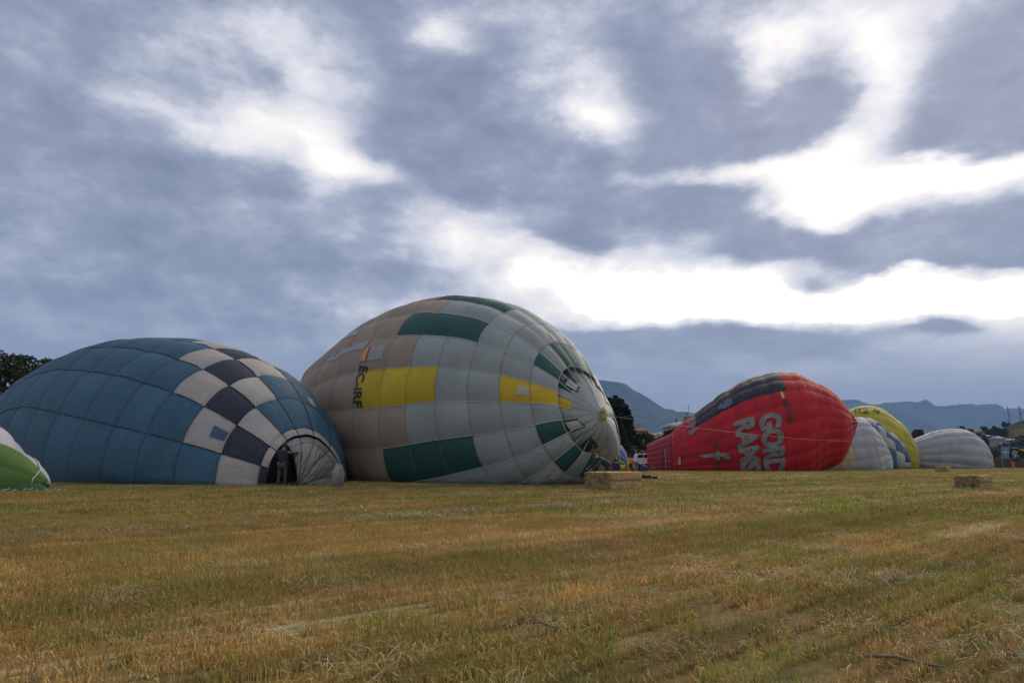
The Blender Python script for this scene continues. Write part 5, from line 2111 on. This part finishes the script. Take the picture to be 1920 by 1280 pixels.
def person(x, y, rz, label, J, cols, hair=(.02, .014, .01), scale=1.0, long_hair=False, cap=None, zoff=0):
    """J: joints in metres for a 1.75 m figure facing -Y; cols: jacket, trousers, shoes"""
    root = empty('person', (x, y, zoff), rz, label, 'person')
    root.scale = (scale,) * 3
    jn = ['pelvis', 'chest', 'neck', 'head', 'crown', 'hipL', 'kneeL', 'ankL', 'toeL', 'hipR', 'kneeR', 'ankR', 'toeR', 'shL', 'elL', 'wrL', 'shR', 'elR', 'wrR']
    P = [Vector(J[k]) for k in jn]
    ix = {k: i for i, k in enumerate(jn)}
    rad_ = {'pelvis': (.145, .11), 'chest': (.165, .115), 'neck': .055, 'head': (.082, .098), 'crown': (.07, .082), 'hipL': .085, 'kneeL': .055, 'ankL': .038, 'toeL': .036,
            'hipR': .085, 'kneeR': .055, 'ankR': .038, 'toeR': .036, 'shL': .055, 'elL': .042, 'wrL': .028, 'shR': .055, 'elR': .042, 'wrR': .028}
    E = [('pelvis', 'chest'), ('chest', 'neck'), ('neck', 'head'), ('head', 'crown'), ('pelvis', 'hipL'), ('hipL', 'kneeL'), ('kneeL', 'ankL'), ('ankL', 'toeL'),
         ('pelvis', 'hipR'), ('hipR', 'kneeR'), ('kneeR', 'ankR'), ('ankR', 'toeR'), ('chest', 'shL'), ('shL', 'elL'), ('elL', 'wrL'), ('chest', 'shR'), ('shR', 'elR'), ('elR', 'wrR')]
    verts = list(P)
    rr = [rad_[k] for k in jn]
    ed = [(ix[a], ix[b]) for a, b in E]
    for s in ('L', 'R'):       # palm, four fingers and a thumb
        w, e = Vector(J['wr' + s]), Vector(J['el' + s])
        d = (w - e).normalized()
        sd_ = d.cross(Vector((0, 1, 0)))
        if sd_.length < .2:
            sd_ = d.cross(Vector((1, 0, 0)))
        sd_.normalize()
        up = sd_.cross(d)
        verts.append(w + d * .06)
        rr.append((.034, .018))
        pi_ = len(verts) - 1
        ed.append((ix['wr' + s], pi_))
        for f in range(4):
            o_ = sd_ * (f - 1.5) * .02
            l = (.062, .075, .070, .052)[f]
            verts.append(w + d * .105 + o_)
            rr.append(.010)
            verts.append(w + d * (.105 + l * .6) + o_ - up * .018)
            rr.append(.008)
            ed += [(pi_, len(verts) - 2), (len(verts) - 2, len(verts) - 1)]
        verts.append(w + d * .07 - sd_ * .045)
        rr.append(.011)
        verts.append(w + d * .10 - sd_ * .058 - up * .01)
        rr.append(.009)
        ed += [(pi_, len(verts) - 2), (len(verts) - 2, len(verts) - 1)]
    # nose and ears
    h, cr = P[ix['head']], P[ix['crown']]
    up = (cr - h).normalized()
    fw = Vector(J.get('face', (0, -1, 0))).normalized()
    rt = fw.cross(up)
    skin_obj('body', verts, ed, rr, M_SKIN, root)
    mb = MB()
    mb.tube([h + fw * .085 + up * .03, h + fw * .12 - up * .002], [.008, .014], 6)
    for s in (-1, 1):
        mb.tube([h + rt * s * .085 + up * .03, h + rt * s * .10 + up * .0], [.012, .018], 6)
    mb.build('nose_and_ears', M_SKIN, root, True)

    def sub(name, keys, edges, k, mat, rt=0, extra=.012):
        vs = [P[ix[q]] for q in keys]
        es = [(keys.index(a), keys.index(b)) for a, b in edges]
        rd = []
        for q in keys:
            r = rad_[q]
            r = r if isinstance(r, tuple) else (r, r)
            rd.append((r[0] * k + extra, r[1] * k + extra + (.02 if q == 'pelvis' else 0)))
        return skin_obj(name, vs, es, rd, mat, root)

    P[ix['pelvis']] = P[ix['pelvis']] - Vector((0, 0, .03))
    sub('jacket', ['chest', 'pelvis', 'neck', 'shL', 'elL', 'wrL', 'shR', 'elR', 'wrR'], [('pelvis', 'chest'), ('chest', 'neck'), ('chest', 'shL'), ('shL', 'elL'), ('elL', 'wrL'), ('chest', 'shR'), ('shR', 'elR'), ('elR', 'wrR')], 1.10, cols[0], extra=.022)
    sub('trousers', ['pelvis', 'hipL', 'kneeL', 'ankL', 'hipR', 'kneeR', 'ankR'], [('pelvis', 'hipL'), ('hipL', 'kneeL'), ('kneeL', 'ankL'), ('pelvis', 'hipR'), ('hipR', 'kneeR'), ('kneeR', 'ankR')], 1.0, cols[1], extra=.022)
    for s in ('L', 'R'):
        a, t = Vector(J['ank' + s]), Vector(J['toe' + s])
        bk_ = a - (t - a).normalized() * .05
        skin_obj('shoe', [Vector((bk_.x, bk_.y, bk_.z - .045)), Vector(((a.x + t.x) / 2, (a.y + t.y) / 2, t.z + .01)), t], [(0, 1), (1, 2)], [.048, .05, .04], cols[2], root)
    # hair
    bm = bmesh.new()
    bmesh.ops.create_icosphere(bm, subdivisions=3, radius=1)
    for v in bm.verts:
        q = v.co.copy()
        r_ = 1 + .06 * noise.noise(q * 4)
        v.co = Vector((q.x * .100, q.y * .118, q.z * .120)) * r_
    M = Matrix((rt, -fw, up)).transposed().to_4x4()
    M.translation = (h + cr) / 2 - fw * .016 + up * .022
    dele = [v for v in bm.verts if (v.co.y < -.045 and v.co.z < .045) or v.co.z < (-.11 if long_hair else -.09)]
    bmesh.ops.delete(bm, geom=dele, context='VERTS')
    me = bpy.data.meshes.new('hair')
    bm.to_mesh(me)
    bm.free()
    me.transform(M)
    hm = plain('hair_dark', hair, .6, .2, 40)
    link_mesh('hair' if cap is None else 'cap', me, hm if cap is None else cap, root, True)
    return root


def J_stand(**k):
    J = dict(pelvis=(0, 0, .93), chest=(0, 0, 1.28), neck=(0, .01, 1.47), head=(0, -.01, 1.58), crown=(0, 0, 1.68), hipL=(.10, 0, .88), kneeL=(.12, -.01, .48), ankL=(.13, .02, .09), toeL=(.15, -.14, .035),
             hipR=(-.10, 0, .88), kneeR=(-.12, -.01, .48), ankR=(-.13, .02, .09), toeR=(-.15, -.14, .035), shL=(.19, .01, 1.40), elL=(.26, .03, 1.12), wrL=(.26, -.08, .90),
             shR=(-.19, .01, 1.40), elR=(-.26, .03, 1.12), wrR=(-.26, -.08, .90))
    J.update(k)
    return J


M_JKT = plain('dark_jacket', (.018, .02, .022), .8, .3)
M_GREYTR = plain('grey_work_trousers', (.055, .062, .062), .8, .3, 8)
M_SHOE = plain('dark_shoe', (.02, .02, .02), .6)
M_MUST = plain('mustard_top', (.42, .22, .02), .8, .2)
M_BLKTR = plain('black_trousers', (.012, .012, .014), .8)
M_NAVY = plain('navy_coat', (.012, .018, .05), .8, .3)
M_GRNJ = plain('grey_green_jacket', (.04, .05, .047), .8, .3)
M_WSHOE = plain('white_shoe', (.6, .6, .6), .6)
# the man reaching into the vent of the blue balloon; seen from behind, arms up to the right
gx, gy = gnd(524, 913)
gy += .25
J = J_stand(shL=(.19, .0, 1.41), elL=(.30, -.16, 1.24), wrL=(.22, -.40, 1.30), shR=(-.19, .0, 1.41), elR=(-.38, -.12, 1.30), wrR=(-.52, -.22, 1.38), ankL=(.15, .03, .09), toeL=(.17, -.13, .035), ankR=(-.15, .0, .09), toeR=(-.17, -.16, .035),
            head=(-.02, -.05, 1.60), crown=(-.03, -.07, 1.69))
person(gx, gy, R(176), 'man in dark jacket and grey trousers holding the vent of the blue balloon', J, (M_JKT, M_GREYTR, M_SHOE), scale=1.03)
# crew member bending over the vent of the largest balloon
p = at(1138, 860, 27.6)
J = J_stand(pelvis=(0, .12, .86), chest=(0, -.20, 1.12), neck=(0, -.36, 1.20), head=(0, -.48, 1.24), crown=(0, -.57, 1.27), hipL=(.10, .12, .80), hipR=(-.10, .12, .80), kneeL=(.13, -.02, .45), kneeR=(-.13, .06, .45),
            shL=(.19, -.30, 1.12), shR=(-.19, -.30, 1.12), elL=(.22, -.45, .88), elR=(-.22, -.50, .92), wrL=(.16, -.66, .74), wrR=(-.14, -.72, .80), face=(0, -.5, -.8))
person(p.x, 27.6, R(-82), 'crew member in grey green jacket bending over the vent behind the nearest straw bale', J, (M_GRNJ, M_GREYTR, M_SHOE))
# small dark haired person in navy
p = at(1154.5, 870, 28.3)
person(p.x, 28.3, R(170), 'dark haired child in a navy coat behind the nearest straw bale', J_stand(), (M_NAVY, M_NAVY, M_SHOE), scale=.665, long_hair=True, hair=(.03, .012, .008))
# striding person in mustard
p = at(1181, 870, 66)
J = J_stand(pelvis=(0, 0, .88), hipL=(.10, 0, .84), hipR=(-.10, 0, .84), kneeL=(.27, 0, .46), ankL=(.42, .05, .09), toeL=(.56, 0, .035), kneeR=(-.18, -.05, .46), ankR=(-.26, .02, .09), toeR=(-.28, -.12, .035),
            chest=(.0, 0, 1.24), neck=(-.02, -.02, 1.43), head=(-.03, -.05, 1.55), crown=(-.03, -.05, 1.65), shL=(.19, 0, 1.37), shR=(-.19, 0, 1.37), elL=(.38, .05, 1.14), wrL=(.42, -.1, .92), elR=(-.33, -.05, 1.12), wrR=(-.30, -.25, 1.05))
J2 = {k: (-v[0], -v[1], v[2]) for k, v in J.items()}
person(p.x, 66, R(180), 'person in mustard top and black trousers standing with legs apart', J, (M_MUST, M_BLKTR, M_WSHOE), scale=1.03)
# backpack-like pouch on their back is left as part of the top; a crouching helper is half hidden behind them
p = at(1184, 880, 70)
J = J_stand(pelvis=(0, .10, .36), chest=(0, -.08, .68), neck=(0, -.14, .86), head=(0, -.17, .96), crown=(0, -.18, 1.06), hipL=(.10, .06, .34), hipR=(-.10, .06, .34), kneeL=(.17, -.28, .48), kneeR=(-.17, -.28, .46),
            ankL=(.15, -.08, .09), toeL=(.16, -.24, .035), ankR=(-.15, -.08, .09), toeR=(-.16, -.24, .035), shL=(.19, -.08, .80), shR=(-.19, -.08, .80), elL=(.24, -.25, .62), elR=(-.24, -.25, .62), wrL=(.14, -.42, .60), wrR=(-.14, -.42, .60))
person(p.x, 70, R(20), 'crouching person in tan clothes, between the legs of the one in mustard', J, (plain('tan_top', (.22, .15, .09), .8), plain('tan_trousers', (.16, .12, .08), .8), M_SHOE))

# ------------------------------------------------------------------ basket, bags, pickup, van
M_WICK, nt, b_, o_ = new_mat('wicker')
pos = nt.nodes.new('ShaderNodeTexCoord').outputs['Object']
wv = nt.nodes.new('ShaderNodeTexWave')
wv.bands_direction = 'Z'
wv.inputs['Scale'].default_value = 7
nt.links.new(pos, wv.inputs[0])
c = mixc(nt, wv.outputs['Fac'], (.10, .055, .035), (.20, .12, .08))
nt.links.new(c, b_.inputs['Base Color'])
p = at(1190.5, 872, 86)
rt = empty('balloon_basket', (p.x, 86, 0), R(80), 'brown wicker basket standing left of the dark bags', 'basket')
rt.scale = (.75, .62, .9)
mb = MB()
for k in range(9):
    z = .08 + k * .135
    mb.box(0, -.62, z, 1.5, .05, .12).box(0, .62, z, 1.5, .05, .12).box(-.75, 0, z, .05, 1.24, .12).box(.75, 0, z, .05, 1.24, .12)
mb.build('wicker_wall', M_WICK, rt)
mb = MB()
for a, b in ((-1, -1), (1, -1), (1, 1), (-1, 1)):
    mb.tube([(a * .75, b * .62, 0), (a * .75, b * .62, 1.25)], .05, 6)
mb.build('corner_post', M_WICK, rt)
mb = MB()
mb.tube([(-.76, -.63, 1.24), (.76, -.63, 1.24), (.76, .63, 1.24), (-.76, .63, 1.24), (-.76, -.63, 1.24)], .07, 8)
mb.build('padded_rim', plain('leather_rim', (.09, .05, .03), .6), rt, True)
MB().box(0, 0, .04, 1.5, 1.24, .08).build('floor', M_WICK, rt)


def sack(x, y, sx, sy, sz, mat, label, name, cat, seed, group=None, rz=0):
    bm = bmesh.new()
    bmesh.ops.create_icosphere(bm, subdivisions=4, radius=1)
    for v in bm.verts:
        q = v.co.copy()
        k = 1 + .35 * noise.noise(q * 1.8 + Vector((seed, 0, 0))) + .12 * noise.noise(q * 5 + Vector((seed, 1, 0)))
        v.co = Vector((q.x * sx * k, q.y * sy * k, max(q.z * sz * k + sz * .8, .01)))
    me = bpy.data.meshes.new(name)
    bm.to_mesh(me)
    bm.free()
    o = link_mesh(name, me, mat, None, True)
    o.location = (x, y, 0)
    o.rotation_euler = (0, 0, rz)
    tag(o, label, cat, group)
    return o


p = at(1201, 872, 87)
sack(p.x, 87, .75, .5, .55, plain('navy_bag', (.015, .02, .06), .6, .3), 'navy equipment bag right of the wicker basket', 'equipment_bag', 'bag', 3)
p = at(1209, 876, 87)
sack(p.x, 87.5, .6, .4, .34, plain('dark_bag', (.03, .025, .025), .7, .3), 'low dark brown bag at the mouth of the red balloon', 'equipment_bag', 'bag', 5)
p = at(1206, 868, 88.5)
# inflation fan beside the bags
fn = empty('inflation_fan', (p.x + .5, 85.5, 0), R(-60), 'small dark inflation fan by the mouth of the red balloon', 'fan')
mb = MB()
for r_ in (.42, .30, .16):
    mb.tube([(r_ * math.cos(a), 0, .52 + r_ * math.sin(a)) for a in np.linspace(0, 2 * math.pi, 21)], .014, 5)
mb.build('guard', M_METAL, fn, True)
for a in range(3):
    w = a * 2.094
    MB().box(.18 * math.cos(w), .06, .52 + .18 * math.sin(w), .34, .02, .09, ry=-w).build('blade', plain('fan_blade', (.3, .25, .2), .5), fn)
MB().box(0, .25, .3, .4, .35, .3).build('engine', M_METAL, fn, bevel=.03)
MB().tube([(-.3, .1, 0), (-.2, .1, .2), (.2, .1, .2), (.3, .1, 0)], .02, 5).build('frame', M_METAL, fn, True)

# heap of cloth and harness on the grass right of the nearest bale
gx, gy = gnd(1228, 898)
hp = empty('harness_heap', (gx, gy, 0), 0, 'heap of dark cloth with orange straps on the grass beside the nearest straw bale', 'gear')
rnd = random.Random(5)
cols_ = [plain('heap_navy', (.015, .02, .035), .8), plain('heap_black', (.012, .012, .012), .8), plain('heap_orange', (.35, .10, .02), .7), plain('heap_green', (.03, .10, .07), .8), plain('heap_pale', (.4, .37, .3), .7)]
for k in range(11):
    bm = bmesh.new()
    bmesh.ops.create_icosphere(bm, subdivisions=3, radius=1)
    t = k / 10
    s1, s2, s3 = rnd.uniform(.10, .22), rnd.uniform(.08, .2), rnd.uniform(.05, .13) * (1.25 - t)
    for v in bm.verts:
        q = v.co.copy()
        kk = 1 + .5 * noise.noise(q * 2 + Vector((k * 3, 0, 0)))
        v.co = Vector((q.x * s1 * kk, q.y * s2 * kk, max(q.z * s3 * kk + s3 * .9, .005)))
    me = bpy.data.meshes.new('bundle')
    bm.to_mesh(me)
    bm.free()
    me.transform(Matrix.Translation((-.66 + 1.3 * t, rnd.uniform(-.12, .12), .02)))
    link_mesh('bundle', me, cols_[(0, 1, 0, 4, 2, 1, 2, 4, 2, 3, 3)[k]], hp, True)
for k in range(5):
    x = rnd.uniform(-.4, .7)
    MB().tube([(x, -.15, .03), (x + .15, .0, .16), (x + .3, -.1, .05), (x + .42, -.2, .03)], .014, 5).build('strap', cols_[(2, 3, 2, 4, 1)[k]], hp, True)

# white pickup
M_PAINT = plain('white_paint', (.60, .62, .66), .3, .03)
M_TYRE = plain('tyre_rubber', (.02, .02, .02), .8)
M_RIM = plain('steel_rim', (.3, .3, .31), .35, .1, 4, .8)
M_DARKG = plain('tinted_glass', (.012, .016, .02), .08, .05)
M_BLKP = plain('black_plastic', (.02, .02, .02), .6)


def wheel(root, x, y, z=.38, r=.38):
    w = MB().tube([(x, y - .12, z), (x, y - .10, z), (x, y + .10, z), (x, y + .12, z)], [r * .9, r, r, r * .9], 20).build('wheel', M_TYRE, root, True)
    MB().tube([(x, y - .125, z), (x, y + .125, z)], r * .58, 14).build('rim', M_RIM, w)


p = at(1199, 862, 103)
tk = empty('pickup_truck', (p.x + .3, 103.2, .62), R(4), 'white double cab pickup partly hidden by the red balloon', 'pickup truck')
body = [(-2.6, .52), (-2.65, 1.05), (-.95, 1.05), (-.9, 1.12), (2.35, 1.12), (2.62, .98), (2.68, .52), (2.4, .40), (2.15, .40), (2.1, .62), (1.85, .80), (1.5, .80), (1.25, .62), (1.2, .36), (-1.25, .36), (-1.3, .62), (-1.55, .80), (-1.9, .80), (-2.15, .62), (-2.2, .40), (-2.5, .40)]
MB().prism(body, -.88, .88).build('body', M_PAINT, tk, bevel=.04)
cab = [(-.98, 1.10), (-.86, 1.68), (-.70, 1.80), (.85, 1.80), (1.05, 1.74), (1.62, 1.10)]
o = MB().prism(cab, -.80, .80).build('cab', M_PAINT, tk, bevel=.05)
for s in (-1, 1):
    y = s * .805
    MB().prism([(-.72, 1.18), (-.68, 1.60), (-.60, 1.70), (.12, 1.70), (.12, 1.18)], y - .012, y + .012).build('side_window', M_DARKG, tk)
    MB().prism([(.20, 1.18), (.20, 1.70), (.86, 1.70), (1.32, 1.18)], y - .012, y + .012).build('side_window', M_DARKG, tk)
    for x in (-.55, .35):
        MB().box(x, s * .895, .98, .2, .03, .05).build('door_handle', M_BLKP, tk)
    MB().box(1.15, s * .98, 1.2, .12, .18, .16).build('mirror', M_PAINT, tk, bevel=.02)
    MB().box(2.58, s * .62, .86, .18, .34, .2).build('headlight', M_FRAME_W, tk)
    MB().box(-2.64, s * .78, .86, .06, .14, .34).build('tail_light', M_FLAG_RED, tk)
    for x in (-1.72, 1.68):
        wheel(tk, x, s * .80)
MB().prism([(1.10, 1.71), (1.13, 1.72), (1.63, 1.16), (1.60, 1.15)], -.7, .7).build('windscreen', M_DARKG, tk)
MB().box(2.66, 0, .5, .16, 1.7, .22).build('bumper', M_BLKP, tk, bevel=.02)
# white van behind it
p = at(1224, 846, 112)
vn = empty('delivery_van', (p.x + 1.2, 112, .62), R(8), 'white van almost wholly behind the mouth of the red balloon', 'van')
MB().prism([(-2.7, .45), (-2.7, 2.2), (-2.5, 2.35), (1.2, 2.35), (1.5, 2.25), (2.2, 1.3), (2.75, 1.1), (2.8, .45)], -.95, .95).build('body', M_PAINT, vn, bevel=.06)
for s in (-1, 1):
    MB().prism([(1.0, 1.35), (1.0, 1.95), (1.45, 1.95), (1.95, 1.35)], s * .955 - .01, s * .955 + .01).build('side_window', M_DARKG, vn)
    for x in (-1.8, 1.8):
        wheel(vn, x, s * .88)
MB().prism([(1.58, 2.14), (1.60, 2.16), (2.22, 1.32), (2.19, 1.30)], -.8, .8).build('windscreen', M_DARKG, vn)
# thin white posts along the hedge
for k, px in enumerate((1173.5, 1192, 1207)):
    p = at(px, 846, 106)
    o = MB().box(0, 0, p.z / 2, .10 if k == 0 else .05, .08, p.z).build('fence_post', M_FRAME_W)
    o.location = (p.x, 106, 0)
    tag(o, ('tall white post left of the pickup', 'thin post behind the bed of the pickup', 'thin post behind the cab of the pickup')[k], 'post', 'posts along the hedge')

# ------------------------------------------------------------------ ropes
a = Vector(crB) + Vector((0, 0, 0))
b = at(1598, 826, 84)
pts = [a.lerp(b, t) - Vector((0, 0, .9 * 4 * t * (1 - t) * .35)) for t in np.linspace(0, 1, 30)]
rp = MB().tube([q - a for q in pts], [.007 + .004 * t for t in np.linspace(0, 1, 30)], 5).build('crown_line', plain('pale_rope', (.34, .31, .26), .8), None, True)
rp.location = a
tag(rp, 'long pale crown line running from the largest balloon across the red one', 'rope')
# green skirt cloth crumpled on the grass below the green and white balloon
gx, gy = gnd(40, 921)
V, F = [], []
nx, ny = 90, 10
for i in range(nx + 1):
    t = i / nx
    for j in range(ny + 1):
        s = j / ny
        x = -2.2 + 4.0 * t
        wdt = 1.1 * (1 - .5 * t) * min(1, (1 - t) * 6)
        y = (s - .5) * wdt
        h = .36 * math.sin(math.pi * s) ** .7 * (1 - .45 * t) * (.55 + .9 * abs(noise.noise(Vector((t * 9, s * 1.2, 0))))) * min(1, (1 - t) * 8)
        V.append((gx + x + .05 * math.sin(s * 9 + t * 30), gy - .38 + y, .02 + h + .04 * noise.noise(Vector((t * 30, s * 5, 4)))))
for i in range(nx):
    for j in range(ny):
        q = i * (ny + 1) + j
        F.append((q, q + ny + 1, q + ny + 2, q + 1))
pymesh('crumpled_skirt', V, F, fabric('dark_lime_cloth', (.055, .15, .05), .2, .1, .9), rI, True, True)
mb = MB()
q = [I_.surf(np.array([u_]), np.array([g_]), .03)[0] for u_, g_ in ((0.0716, -.3), (.066, -.42), (0.0604, -.5), (.044, -.2), (0.0287, 0.185), (.024, .7), (0.02, 1.361), (.019, 2.4), (0.0187, 3.6))]
mb.tube(q, .022, 6)
mb.build('mouth_cord', M_TAPE_W, rI, True, world_verts=True)
mb = MB()
rnd = random.Random(8)
for k in range(16):
    x = gx - 1.4 + k * .22
    y = gy - .95 + rnd.uniform(-.05, .3)
    mb.tube([(x, y, .08), (x + rnd.uniform(.05, .16), y + .05, .09 + rnd.uniform(-.02, .05))], .014, 4)
mb.build('webbing_tabs', M_TAPE_W, rI, True, world_verts=True)
# two dead twigs lying in the stubble at the right
for (pa_, pb_, lb) in (((1625, 1250), (1800, 1272), 'grey dead twig lying in the straw at the lower right'), ((1000, 1185), (1050, 1192), 'short grey dead twig in the stubble at the bottom centre')):
    a = Vector((*gnd(*pa_), .05))
    b = Vector((*gnd(*pb_), .045))
    o = MB().tube([Vector((0, 0, 0)), (b - a) * .35 + Vector((0, .01, .012)), (b - a) * .7 + Vector((0, -.01, 0)), b - a], [.009, .008, .006, .003], 6).build('twig', plain('dead_wood', (.16, .14, .12), .9, .3, 30), None, True)
    o.location = a
    tag(o, lb, 'twig')
